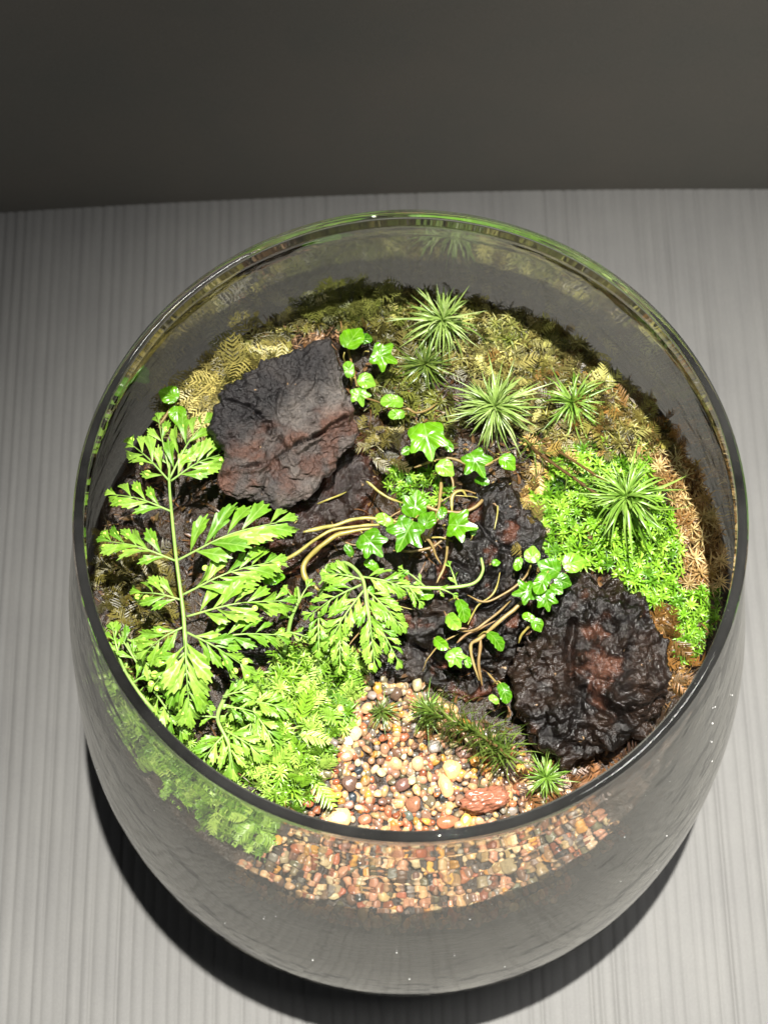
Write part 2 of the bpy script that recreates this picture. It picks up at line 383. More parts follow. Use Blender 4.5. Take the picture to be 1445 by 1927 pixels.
def slab(outline, center, z, N, top, bot, colfn, creases=(), steps=(), seed=0, fine=.35, char=0, shrink=.96, ledge=.16, rough=.12, freq=1.6, res=(220, 90), flat=.55):
    """a lump of wood whose outline lies in the plane through (center, z) with normal N"""
    N = nrm(N); P0 = at(*center, z); ux = nrm(np.cross([0, 1, 0], N)); uy = np.cross(N, ux)
    def loc(px, py): q = plane_at(px, py, P0, N) - P0; return np.array([q @ ux, q @ uy])
    O = np.array([loc(*q) for q in outline]) * shrink; an = np.arctan2(O[:, 1], O[:, 0]); ra = np.hypot(O[:, 0], O[:, 1]); k = np.argsort(an)
    an = an[k]; ra = ra[k]; an = np.concatenate([an - 2 * np.pi, an, an + 2 * np.pi]); ra = np.tile(ra, 3)
    nt_, nf = res; TH_ = np.linspace(-np.pi, np.pi, nt_, endpoint=False); Rt = np.interp(TH_, an, ra)
    Rt = .5 * Rt + .25 * (np.roll(Rt, 1) + np.roll(Rt, -1))
    PH = np.linspace(0, np.pi, nf + 1)
    s = np.sin(PH); e = 2 + 2.2 * (1 - flat); cz = np.sign(np.cos(PH)) * np.sqrt(np.clip(1 - np.abs(s) ** e, 0, 1)); cz[nf // 2] = 0
    U = s[:, None] * (Rt * np.cos(TH_))[None]; Vv = s[:, None] * (Rt * np.sin(TH_))[None]
    H = np.where(cz > 0, top * np.abs(cz), -bot * np.abs(cz))[:, None] + 0 * U
    P = np.stack([U, Vv, H], -1)
    q = P * freq + seed * 3.1
    Dd = rough * (1.1 * fbm(q, 3, seed, .5) + .40 * ridged(q * 1.2, 3, seed + 9))
    tr = fbm(P * np.array([1.1, 1.6, 1.1]) + seed, 4, seed + 40) * 2.6; fl = np.floor(tr); fr = tr - fl
    Dd = Dd + ledge * (fl + sstep(.38, .62, fr)) / 2.6
    Dd = Dd + rough * fine * fbm(P * 5.5, 3, seed + 3)
    if char: Dd = Dd + char * sstep(.1, .9, -U * .8 + Vv + .5 * fbm(P * 1.2, 2, 3)) * (fbm(P * 4.0, 3, 90) + .7 * ridged(P * 6, 2, 91))
    dirn = P / (np.linalg.norm(P * np.array([1 / (Rt.mean()), 1 / (Rt.mean()), 1 / max(top, .2)]), axis=-1, keepdims=True) + 1e-6)
    dirn = np.stack([U * .25, Vv * .25, np.sign(H) * (np.abs(H) / max(top, bot) + .15)], -1); dirn /= np.linalg.norm(dirn, axis=-1, keepdims=True) + 1e-6
    P = P + dirn * Dd[..., None]
    tint = np.zeros(P.shape); 
    dark = np.zeros(U.shape)
    for line, hh in steps:                               # the wood below this line lies lower
        Lp = np.array([loc(*c) for c in line]); o_ = np.argsort(Lp[:, 0]); yl = np.interp(U, Lp[o_, 0], Lp[o_, 1]) + .14 * vnoise(P * 1.8, seed + 2) + .04 * vnoise(P * 6, seed + 3)
        ext = sstep(Lp[:, 0].min() - .2, Lp[:, 0].min() + .1, U) * sstep(Lp[:, 0].max() + .2, Lp[:, 0].max() - .1, U)
        P[..., 2] -= hh * sstep(.03, -.03, Vv - yl) * ext * (cz[:, None] > 0) * np.exp(-np.clip(yl - Vv, 0, 9) * .5)
    for line, wd, dp in creases:
        Lp = spline(np.array([loc(*c) for c in line]), 40)
        wob = .05 * vnoise(P * 4, seed + 5); wx = .05 * vnoise(P * 2.2, seed + 6); wy = .05 * vnoise(P * 2.2, seed + 7)
        d = np.min(np.hypot((U + wx)[..., None] - Lp[:, 0], (Vv + wy)[..., None] - Lp[:, 1]), -1) + wob
        cut = np.clip(1 - d / (1.5 * wd), 0, 1) ** 1.3 * (cz[:, None] > 0)
        P[..., 2] -= dp * cut; dark = np.maximum(dark, cut)
    world = P0 + P[..., 0:1] * ux + P[..., 1:2] * uy + P[..., 2:3] * N
    # photo-side coordinates of each point, to place colours of the wood where they are
    tint = colfn(P, world)
    V = world.reshape(-1, 3); T = tint.reshape(-1, 3); n = nt_
    Fc = [(i * n + k, (i + 1) * n + k, (i + 1) * n + (k + 1) % n, i * n + (k + 1) % n) for i in range(nf) for k in range(n)]
    return V, Fc, T, loc, P0
def lerp(a, b, t): return np.asarray(a) * (1 - t[..., None]) + np.asarray(b) * t[..., None]

WM_DRY = wood_mat('grey_black_wood', .40, .4, 1300); WM_WET = wood_mat('wet_black_wood', .13, .45, 1000, .0010)

def put_wood(name, label, cat, args, **kw):
    V, Fc, T, loc, P0 = slab(*args, **kw)
    root = thing(name, P0, label, cat)
    return V, Fc, T, root, loc

# leaning slab at the left
def c_left(P, Wd):
    n = fbm(P * 1.3, 4, 31); c = lerp((.016, .015, .015), (.095, .086, .078), sstep(-.5, .5, n + .35 * P[..., 0]))
    lo = sstep(.25, -.35, P[..., 1] - .35 * P[..., 0] + .35 * n) * (.25 + .75 * sstep(-1.75, -1.1, P[..., 1] - .35 * P[..., 0] + .4 * fbm(P * 1.9, 3, 18)))             # the lower half is brown wood
    c = c * (1 - lo[..., None]) + lerp((.068, .036, .026), (.060, .050, .045), sstep(-.3, .4, fbm(P * 2.1, 3, 8))) * lo[..., None]
    ul = sstep(.1, .9, -P[..., 0] * .8 + P[..., 1] + .3 * n)                  # charred end at the upper left
    c = c * (1 - .8 * ul[..., None]) + np.array((.012, .011, .012)) * .8 * ul[..., None]
    return c
out_l = [(570, 648), (615, 645), (640, 672), (655, 730), (666, 790), (664, 830), (640, 866), (606, 898), (575, 932), (545, 946), (500, 940), (450, 934), (414, 918), (410, 892), (420, 868), (412, 840), (402, 800), (408, 770), (440, 735), (480, 705), (520, 672), (545, 655)]
V, Fc, T, rt_l, _ = put_wood('driftwood', 'thick slab of charred grey and brown wood leaning over at the left', 'driftwood',
    (out_l, (540, 800), 13.9, (.12, -.20, 1), .36, .8, c_left), seed=2, rough=.11, freq=1.1, res=(320, 150), flat=.3, fine=.45, char=.05, ledge=.16, steps=[([(425, 905), (440, 888), (490, 878), (535, 854), (560, 838), (600, 818), (662, 792)], .16), ([(500, 790), (515, 830), (560, 850), (600, 830)], .14)],
    creases=[([(430, 760), (470, 770), (500, 800)], .05, .2), ([(600, 700), (580, 750), (545, 780)], .03, .08), ([(440, 886), (490, 876), (535, 852), (560, 838), (600, 818), (640, 796)], .045, .34), ([(505, 800), (512, 825), (535, 845)], .05, .28),
             ([(500, 925), (505, 905)], .05, .15), ([(610, 815), (655, 800)], .04, .14), ([(415, 905), (440, 890)], .06, .2), ([(560, 700), (530, 740), (520, 790)], .05, .10),
             ([(600, 850), (620, 846), (648, 850)], .04, .10)])
part('charred_slab', V, Fc, WM_DRY, rt_l, tint=T)
# the brown wood under it
def c_brown(P, Wd):
    n = fbm(P * 1.6, 4, 12); return lerp((.012, .006, .004), (.052, .018, .010), sstep(-.4, .6, n))
V, Fc, T, rt_b, _ = put_wood('driftwood', 'smooth dark red brown wet wood in the shade below the leaning slab', 'driftwood',
    ([(640, 825), (690, 815), (718, 850), (724, 900), (716, 960), (690, 1000), (640, 1020), (600, 1050), (560, 1085), (515, 1090), (470, 1080), (450, 1040), (480, 960), (540, 880)], (600, 960), 12.1, (.12, -.05, 1), .6, .9, c_brown),
    seed=5, rough=.09, freq=1.0, res=(180, 70), flat=.7)
part('brown_wood', V, Fc, WM_WET, rt_b, tint=T)
# wet bark in the middle
def c_wet(P, Wd):
    n = fbm(P * 1.4, 4, 42); c = lerp((.004, .003, .0025), (.016, .010, .007), sstep(-.4, .7, n))
    r = sstep(.35, .75, fbm(P * 1.9, 3, 77)); return c * (1 - r[..., None]) + np.array((.060, .022, .012)) * r[..., None]
V, Fc, T, rt_c, _ = put_wood('bark', 'wrinkled wet black bark sloping down in the middle of the bowl', 'bark',
    ([(880, 945), (930, 915), (985, 935), (1015, 985), (1030, 1050), (1015, 1110), (985, 1170), (975, 1240), (960, 1290), (900, 1312), (850, 1310), (790, 1290), (735, 1290), (690, 1280), (700, 1262), (745, 1225), (735, 1170), (770, 1125), (800, 1080), (840, 1020)], (880, 1130), 12.1, (-.05, -.22, 1), .45, .9, c_wet),
    seed=9, rough=.17, freq=1.5, res=(280, 130), flat=.5, fine=.5,
    creases=[([(745, 1190), (800, 1230), (860, 1262), (930, 1270)], .07, .30), ([(860, 1150), (920, 1140), (980, 1100)], .08, .28), ([(850, 1060), (900, 1090), (960, 1080)], .06, .18), ([(900, 960), (910, 1010), (980, 1040)], .06, .2), ([(940, 1180), (900, 1220)], .07, .25)])
part('wet_bark', V, Fc, WM_WET, rt_c, tint=T)
# big rough lump at the right
def c_lump(P, Wd):
    n = fbm(P * 1.5, 4, 55); c = lerp((.004, .003, .0025), (.016, .010, .007), sstep(-.5, .7, n))
    b = np.exp(-(((P[..., 0] - .25) / .50) ** 2 + ((P[..., 1] - .35) / .80) ** 2)) - .55 * fbm(P * 2.3, 4, 5)
    b = sstep(.40, .95, b); return c * (1 - b[..., None]) + np.array((.060, .027, .017)) * b[..., None]
out_r = [(1092, 1078), (1150, 1084), (1190, 1112), (1215, 1160), (1235, 1210), (1250, 1262), (1258, 1310), (1235, 1352), (1190, 1375), (1150, 1402), (1105, 1430), (1060, 1438), (1020, 1418), (1000, 1380), (975, 1335), (966, 1285), (972, 1225), (995, 1185), (1025, 1160), (1045, 1120), (1060, 1090)]
V, Fc, T, rt_r, _ = put_wood('lava_lump', 'big rough glossy black lump with a brown patch at the right', 'rock',
    (out_r, (1110, 1265), 12.3, (-.05, -.12, 1), .75, 1.0, c_lump), seed=14, rough=.20, freq=1.6, res=(300, 140), flat=.45, fine=.5,
    creases=[([(1075, 1180), (1068, 1230), (1075, 1290), (1110, 1320), (1150, 1350)], .10, .40), ([(1150, 1320), (1190, 1300), (1240, 1312)], .09, .25),
             ([(1130, 1330), (1180, 1350)], .10, .25), ([(1200, 1150), (1222, 1220), (1240, 1280)], .05, .15)])
part('black_lump', V, Fc, WM_WET, rt_r, tint=T)
V, Fc, T, rt_s, _ = put_wood('bark', 'small black shiny piece of bark half hidden beneath the tall fern', 'bark',
    ([(400, 1205), (450, 1195), (500, 1205), (530, 1235), (515, 1270), (450, 1285), (405, 1260)], (460, 1240), 12.0, (0, 0, 1), .3, .6, c_wet),
    seed=21, rough=.12, freq=2.2, res=(110, 50), flat=.6)
part('small_bark', V, Fc, WM_WET, rt_s, tint=T)

# ------------------------------------------------------------------ gravel
GP = [(655, 1285), (780, 1298), (1010, 1440), (1090, 1520), (1200, 1560), (1190, 1640), (1150, 1700), (1000, 1790), (500, 1790), (420, 1720), (430, 1640), (560, 1560), (590, 1500), (610, 1430), (640, 1380), (655, 1330)]
GW = [tuple(at(x, y, 11.15)[:2]) for x, y in GP]
CLS = {'tan': ((.62, .40, .22), 'smooth light tan pebble among the gravel', 26), 'cream': ((.68, .54, .36), 'pale cream pebble among the gravel', 12),
       'pink': ((.58, .31, .20), 'salmon pink pebble among the gravel', 17), 'rust': ((.42, .15, .08), 'rust red pebble among the gravel', 9),
       'brown': ((.26, .16, .12), 'dull brown pebble among the gravel', 14), 'olive': ((.22, .20, .13), 'greenish grey pebble among the gravel', 9),
       'grey': ((.30, .27, .25), 'plain grey pebble among the gravel', 8), 'slate': ((.035, .042, .048), 'blue black pebble among the gravel', 1), 'amber': ((.68, .36, .09), 'glossy amber yellow pebble among the gravel', 6)}
def pebble_mat():
    m, nt, out = newmat('wet_pebble'); L = nt.links.new; oi = nd(nt, 'ObjectInfo'); co = coords(nt)
    at_ = nd(nt, 'Attribute', attribute_name='tint')
    c = mixc(nt, 1.0, oi.outputs['Color'], at_.outputs['Color'], 'MULTIPLY')
    mp = nd(nt, 'Mapping'); L(co, mp.inputs[0]); mp.inputs['Scale'].default_value = (1, .5, 2)
    ad = nd(nt, 'VectorMath', operation='ADD'); L(mp.outputs[0], ad.inputs[0]); L(oi.outputs['Location'], ad.inputs[1])
    n = noise(nt, 700, 4, .6, ad.outputs[0]); c = mixc(nt, 1.0, c, ramp(nt, n, [(.3, (.68, .66, .64)), (.7, (1.3, 1.28, 1.22))]), 'MULTIPLY')
    p = nd(nt, 'BsdfPrincipled'); L(c, p.inputs['Base Color']); p.inputs['Roughness'].default_value = .22; p.inputs['Specular IOR Level'].default_value = .6
    p.inputs['Subsurface Weight'].default_value = 0
    L(bump(nt, n, .3, .0003), p.inputs['Normal']); L(p.outputs[0], out.inputs[0]); return m
PM = pebble_mat(); iv, if_ = ico(3); PV = []
for k in range(8):
    v = iv * np.array([1, random.uniform(.65, .95), random.uniform(.5, .72)])
    q = iv * 1.1 + k * 7
    v = v * (1 + .20 * vnoise(q, k)[:, None] + .10 * vnoise(q * 2.1, k + 20)[:, None])
    for _ in range(4):                                # a few flattened facets
        d = nrm(rng.normal(size=3)); lim = .62; over = np.clip(v @ d - lim, 0, None); v = v - .75 * over[:, None] * d
    PV.append(v)
PME = [make_mesh('pebble', v, if_, PM, tint=np.ones((len(v), 3))) for v in PV]
iv4, if4 = ico(5); q = iv4 * 1.0
STONE = make_mesh('stone', iv4 * (1 + .30 * vnoise(iv4 * 1.5, 3) + .16 * ridged(iv4 * 2.6, 3, 6) + .06 * fbm(iv4 * 9, 2, 4))[:, None], if4, PM, tint=np.ones((len(iv4), 3)))
iv2, if2 = ico(2)
PVS = [iv2 * np.array([1, .8, .62]) * (1 + .2 * vnoise(iv2 * 1.1 + k * 7, k)[:, None]) for k in range(4)]
def gz_(x, y): return float(terrain(x, y))
peb = []
def placed(name, px, py, r, colr, label, var, rot, zoff=.04, asp=(1, 1, 1), cat='pebble', mesh=None):
    p = hit(px, py, .05); peb.append((p[0], p[1], r * max(asp[0], asp[1]) * .9))
    M = TR((p[0], p[1], gz_(p[0], p[1]) + zoff + r * .3)) @ Matrix.Rotation(rot, 4, 'Z') @ Matrix.Diagonal((r * asp[0], r * asp[1], r * asp[2], 1))
    link(name, mesh or PME[var], None, M, label, cat, color=colr)
placed('pebble', 637, 1539, .30, (.72, .46, .22), 'largest rounded orange cream pebble at the front of the gravel', 0, .1)
placed('pebble', 838, 1480, .27, (.70, .40, .20), 'large pale orange pebble in the middle of the gravel', 1, 1.9)
placed('pebble', 848, 1450, .24, (.72, .44, .18), 'yellow orange pebble touching the back of a larger orange one', 2, .4)
placed('stone', 912, 1508, .50, (.30, .12, .075), 'long rough red brown stone lying on the gravel at the right', 3, .15, asp=(1, .55, .75), cat='stone', mesh=STONE)
placed('pebble', 757, 1478, .22, (.17, .09, .075), 'dark oval purplish brown pebble with a bright glint', 4, .5)
placed('pebble', 675, 1451, .13, (.03, .04, .05), 'blue black pebble toward the moss at the back left of the gravel', 5, .3)
placed('pebble', 663, 1501, .13, (.03, .04, .05), 'blue black pebble between tan ones near the front left', 6, 1.3)
placed('pebble', 769, 1535, .15, (.11, .13, .11), 'grey green oval pebble at the front of the gravel', 7, 1.9)
placed('pebble', 875, 1543, .15, (.75, .46, .10), 'bright yellow pebble close to the front rim', 0, 1)
placed('pebble', 842, 1548, .24, (.45, .15, .08), 'brick red pebble beside the bright yellow one', 1, .2)
placed('pebble', 655, 1397, .13, (.72, .60, .42), 'cream white oval pebble below the moss edge', 2, 1.4)
placed('pebble', 686, 1543, .18, (.45, .17, .10), 'rust red pebble right of the largest rounded one', 4, .2)
placed('pebble', 640, 1338, .12, (.75, .55, .2), 'flat yellow pebble lying on the edge of the moss', 3, .9, zoff=.18)
SHORT = dict(tan='light tan', cream='pale cream', pink='salmon pink', rust='rust red', brown='dull brown', olive='greenish grey', grey='plain grey', slate='blue black', amber='amber yellow')
names = list(CLS); wts = [CLS[n][2] for n in names]
cand = []
gx = [g[0] for g in GW]; gy = [g[1] for g in GW]
for _ in range(26000):
    x = random.uniform(min(gx), max(gx)); y = random.uniform(min(gy), max(gy))
    if math.hypot(x, y) > 7.5 or not inpoly(x, y, GW): continue
    r = min(.22, random.lognormvariate(math.log(.124), .30))
    if all((x - a) ** 2 + (y - b) ** 2 > (.74 * (r + c)) ** 2 for a, b, c in peb):
        peb.append((x, y, r)); cand.append((x, y, r))
cand.sort(key=lambda q: -q[2]); print('pebbles', len(cand))
GB = Bag()
def jit(c):
    k = random.uniform(.45, 1.0); return tuple(min(.8, q * k * t * random.uniform(.93, 1.07)) for q, t in zip(c, (.95, .92, .85)))
for i, (x, y, r) in enumerate(cand):
    n = random.choices(names, wts)[0]; c, lab, _ = CLS[n]; cc = jit(c)
    R = Matrix.Rotation(random.uniform(0, 6.28), 4, 'Z') @ Matrix.Rotation(random.uniform(-.5, .5), 4, 'X') @ Matrix.Rotation(random.uniform(-.5, .5), 4, 'Y')
    z = gz_(x, y) + random.uniform(-.02, .07) + r * .45
    if i < 285:
        px, py = pix((x, y, z)); sz = 'large' if r > .17 else 'medium' if r > .145 else 'small'
        if py > 1575: zone = 'seen through the front glass ' + ('at the left' if px < 680 else 'in the middle' if px < 900 else 'at the right')
        elif py > 1500: zone = 'just inside the front rim ' + ('at the left' if px < 720 else 'in the middle' if px < 850 else 'beside the rough stone')
        elif px < 680: zone = 'along the edge of the moss carpet'
        elif py < 1400: zone = 'at the back of the gravel below the bark'
        elif px > 860: zone = 'beneath the dark moss plume'
        else: zone = 'in the middle of the gravel ' + ('left of' if px < 757 else 'right of') + ' the dark oval pebble'
        lab = '%s %s pebble %s' % (sz, SHORT[n], zone)
        link('pebble', random.choice(PME), None, TR((x, y, z)) @ R @ Matrix.Diagonal((r, r, r, 1)), lab, 'pebble', '%s %s pebbles %s' % (sz, SHORT[n], zone), color=cc)
    else: GB.add(random.choice(PVS), if2, np.array(R.to_3x3()) * r, (x, y, z), cc)
for _ in range(2200):                                 # the layer underneath and against the glass
    x = random.uniform(min(gx), max(gx)); y = random.uniform(min(gy), max(gy))
    if math.hypot(x, y) > 7.5 or not inpoly(x, y, GW): continue
    r = random.uniform(.08, .15); GB.add(random.choice(PVS), if2, rotmat(rng.normal(size=3), rng.normal(size=3)) * r, (x, y, gz_(x, y) + .07 - random.random() * .08), jit(CLS[random.choices(names, wts)[0]][0]))
for _ in range(700):
    an = math.radians(random.uniform(-122, -62)); z = random.uniform(10.2, 11.2); rr = min(r_in(z) - .17, 7.7 + random.uniform(-.1, .1))
    r = random.uniform(.08, .15); GB.add(random.choice(PVS), if2, rotmat(rng.normal(size=3), rng.normal(size=3)) * r, (rr * math.cos(an), rr * math.sin(an), z), jit(CLS[random.choices(names, wts)[0]][0]))
V, Fc, T = GB.out()
link('gravel', make_mesh('gravel', V, Fc, PM, tint=T), None, Matrix(), 'small mixed tan, red and grey gravel filling the front of the bowl', 'gravel', kind='stuff')

# ------------------------------------------------------------------ leaves, blades, sprigs
def blade(L, w, seg=5, lift=.5, curl=.6, fold=.35, twist=0.0, wpos=.3):
    V = []; Fc = []
    for i in range(seg + 1):
        t = i / seg; an = lift - curl * t; 
        if i == 0: y, z = 0.0, 0.0
        else:
            y += L / seg * math.cos(an); z += L / seg * math.sin(an)
        hw = w * (math.sin(math.pi * min(1, (t * (1 - wpos) + wpos) ** .9)) if t < 1 else 0.02) * .5 + .0005
        s = math.sin(twist * t)
        V += [(-hw, y, z + fold * hw - s * hw), (0, y, z), (hw, y, z + fold * hw + s * hw)]
    for i in range(seg):
        a = i * 3; Fc += [(a, a + 1, a + 4, a + 3), (a + 1, a + 2, a + 5, a + 4)]
    return np.array(V), Fc
def join(parts):
    B = Bag()
    for v, f, R, p in parts: B.add(v, f, R, p)
    V, Fc, T = B.out(); return V, Fc
def rotz(a): c, s = math.cos(a), math.sin(a); return np.array([[c, -s, 0], [s, c, 0], [0, 0, 1.]])
def rotx(a): c, s = math.cos(a), math.sin(a); return np.array([[1, 0, 0], [0, c, -s], [0, s, c]])
def star(n, L, w, tiers=3, seg=3, lift0=.15, lift1=1.1, curl=.7):
    ps = []; g = random.uniform(0, 6)
    for i in range(n):
        t = i / (n - 1); a = g + i * 2.4
        v, f = blade(L * (1 - .45 * t) * random.uniform(.8, 1.15), w * random.uniform(.8, 1.1), seg, lift0 + (lift1 - lift0) * t, curl, .5)
        ps.append((v, f, rotz(a), (0, 0, L * .35 * t)))
    return join(ps)
def feather(L, nb, w, bl=.45, droop=.6, sub=False):
    """flat moss sprig: a stem with paired side blades, along +Y"""
    ps = []; v, f = blade(L, w * .5, 4, .35, droop, .1); ps.append((v, f, None, (0, 0, 0)))
    for i in range(nb):
        t = (i + .6) / nb; an = .35 - droop * t; y = L * t * .96; z = y * math.sin(.35 - droop * t * .5)
        ll = bl * L * math.sin(math.pi * (.15 + .8 * t)) + .03
        for sd in (-1, 1):
            v, f = blade(ll * random.uniform(.8, 1.1), w, 2, .15, .4, .3); ps.append((v, f, rotz(-sd * random.uniform(.7, 1.0)), (0, y + random.uniform(-.02, .02), z)))
            if sub:
                for q in (.4, .7):
                    v2, f2 = blade(ll * .4, w * .8, 1, .1, .2, .2); a0 = -sd * .85
                    ps.append((v2, f2, rotz(a0 + random.choice([-.7, .7])), (-math.sin(a0) * ll * q, y + math.cos(a0) * ll * q, z + .01)))
    return join(ps)
def scatter_poly(poly, n, mind=0.0, tries=12000, lift=0.0):
    xs_ = [p[0] for p in poly]; ys_ = [p[1] for p in poly]; pts = []; px_ = []
    for _ in range(tries):
        if len(pts) >= n: break
        x = random.uniform(min(xs_), max(xs_)); y = random.uniform(min(ys_), max(ys_))
        if not inpoly(x, y, poly): continue
        if mind and any((x - a) ** 2 + (y - b) ** 2 < mind * mind for a, b in px_): continue
        p = at(x, y, 12.0)
        for _k in range(6): p = at(x, y, float(terrain(p[0], p[1])) + lift)
        if math.hypot(p[0], p[1]) > 7.5: continue
        pts.append(p); px_.append((x, y))
    return pts

# --- mosses that read as one mass ("stuff"), each its own object
def mass(name, poly, n, variants, cols, label, cat, smin=.7, smax=1.3, lift=0.02, tilt=.7, flat=False, dirn=None, rough=.5, trans=.25, nz_scale=1.3):
    B = Bag(); pts = scatter_poly(poly, n, 0, n * 12, lift)
    for p in pts:
        N = tnormal(p[0], p[1]); r = rng.normal(size=3) * tilt; 
        u = nrm(N + r * (.35 if flat else .5)); d = rng.normal(size=3)
        if dirn is not None: d = np.asarray(dirn) + .55 * rng.normal(size=3)
        if flat: R = rotmat(nrm(d - (d @ N) * N * .8), u)
        else: x_ = nrm(np.cross(d, u)); R = np.stack([x_, np.cross(u, x_), u], 1)
        s = random.uniform(smin, smax)
        q = float(vnoise(p * nz_scale, 60)) * .5 + .5 + random.uniform(-.25, .25); q = min(.999, max(0, q)) * (len(cols) - 1); i = int(q); t = q - i
        c = (np.array(cols[i]) * (1 - t) + np.array(cols[min(i + 1, len(cols) - 1)]) * t) * random.choice((.35, .7, 1.0, 1.25)) * random.uniform(.85, 1.15)
        v, f = random.choice(variants); B.add(v, f, R * s, p + (0, 0, (1 if lift > .03 else .3) * (.16 * float(vnoise(p * 1.6, 71)) + random.uniform(-.06, .10))), c)
    V, Fc, T = B.out()
    me = make_mesh(name, V, Fc, MASS, tint=T); return link(name, me, None, Matrix(), label, cat, kind='stuff')
MASS = leaf_mat('small_moss', [], 'tint', .38, .12, .5, 900)
fibres = [blade(random.uniform(.25, .6), .028, 5, random.uniform(.1, .9), random.uniform(-.5, 1.6), .2) for _ in range(6)]
flakes = [blade(random.uniform(.14, .26), random.uniform(.07, .13), 2, .3, .6, .3) for _ in range(5)]
feath = [feather(random.uniform(.45, .7), 8, .045, .42) for _ in range(5)]
feath2 = [feather(random.uniform(.7, 1.0), 10, .04, .42, .8, True) for _ in range(4)]
stars_s = [star(12, .22, .045) for _ in range(5)]
stars_m = [star(15, .26, .06, seg=4, lift0=.1) for _ in range(6)]
stars_t = [star(16, .42, .045, seg=4, curl=.9) for _ in range(5)]
ALL = [(180, 900), (260, 760), (400, 640), (620, 520), (760, 520), (980, 560), (1180, 700), (1300, 880), (1380, 1000), (1370, 1150), (1300, 1290), (1150, 1440), (1060, 1530), (960, 1440), (800, 1300), (660, 1290), (560, 1540), (400, 1480), (250, 1330), (180, 1150)]
mass('leaf_litter', ALL, 5600, fibres + flakes, [(.02, .010, .006), (.09, .04, .016), (.16, .08, .032), (.05, .04, .012), (.24, .13, .06)], 'brown strands and flakes of leaf litter over the soil', 'leaf litter', .5, 1.3, .05, 1.2)
BACK = [(450, 620), (520, 590), (600, 545), (660, 535), (760, 545), (900, 560), (1050, 620), (1150, 680), (1230, 780), (1270, 850), (1120, 850), (960, 800), (900, 700), (760, 700), (700, 640), (640, 610), (520, 640)]
mass('olive_moss', BACK, 2900, feath + stars_s + stars_t, [(.03, .028, .006), (.24, .23, .05), (.10, .07, .018), (.48, .46, .15), (.16, .20, .03)], 'olive and yellowish moss covering the back of the bowl', 'moss', .4, 1.05, .14, 1.1, rough=.5)
mass('brown_moss', [(960, 640), (1120, 660), (1250, 770), (1280, 860), (1200, 830), (1080, 850), (1050, 780), (960, 760), (940, 700)], 800, feath + stars_s + fibres, [(.07, .03, .008), (.30, .15, .035), (.18, .12, .03), (.46, .30, .10)], 'rusty brown dry moss at the back right edge', 'moss', .6, 1.1, .07, .9)
mass('brown_moss', [(1060, 800), (1200, 790), (1230, 830), (1140, 850), (1040, 880), (960, 1000), (1000, 880)], 260, feath + stars_s, [(.36, .21, .06), (.45, .30, .10), (.25, .18, .04)], 'ochre yellow moss behind the bright green cushion', 'moss', .5, 1.0, .08, .9)
mass('feather_moss', [(340, 740), (400, 680), (470, 640), (560, 635), (560, 670), (480, 710), (430, 760), (390, 800), (350, 775)], 170, feath2, [(.14, .14, .03), (.40, .34, .10), (.55, .48, .18)], 'golden feathery moss draped behind the leaning wood slab', 'moss', .7, 1.2, .32, 1.1, True, (-.8, -.8, .3))
mass('olive_moss', [(190, 1000), (300, 1040), (340, 1100), (300, 1200), (215, 1190), (180, 1080)], 420, feath + stars_s, [(.10, .08, .015), (.16, .14, .03), (.22, .18, .05)], 'dull olive moss against the glass at the far left', 'moss', .6, 1.1, .04, .9)
mass('olive_moss', [(560, 570), (600, 530), (680, 525), (700, 560), (660, 590), (600, 600)], 150, feath2, [(.07, .09, .015), (.16, .17, .04), (.10, .12, .02)], 'dark green feathery moss standing at the back edge', 'moss', .6, 1.0, .25, .8)
mass('brown_moss', [(1220, 1170), (1260, 1150), (1300, 1220), (1290, 1270), (1240, 1310), (1225, 1250)], 240, feath + fibres + stars_s, [(.06, .025, .006), (.30, .14, .035), (.14, .07, .015), (.42, .26, .09)], 'rusty orange moss between the black lump and the right glass', 'moss', .6, 1.1, .10, .8)
mass('brown_moss', [(960, 1440), (1060, 1440), (1200, 1380), (1180, 1450), (1060, 1530), (990, 1500)], 200, fibres + feath, [(.05, .02, .008), (.16, .07, .025), (.09, .05, .02)], 'brown strands of moss below the black lump', 'moss', .6, 1.1, .03, .8)
mass('brown_moss', [(430, 640), (520, 590), (620, 590), (640, 640), (560, 650), (500, 640)], 260, fibres + flakes, [(.30, .16, .08), (.48, .30, .17), (.16, .08, .04)], 'pinkish brown shreds behind the top of the leaning slab', 'moss', .6, 1.0, .12, .9)
mass('olive_moss', [(960, 930), (1010, 980), (1000, 1080), (950, 960)], 70, feath + stars_s, [(.24, .15, .04), (.20, .18, .05)], 'tan moss tufts on the edge of the wet bark', 'moss', .6, 1.0, .3, .9)

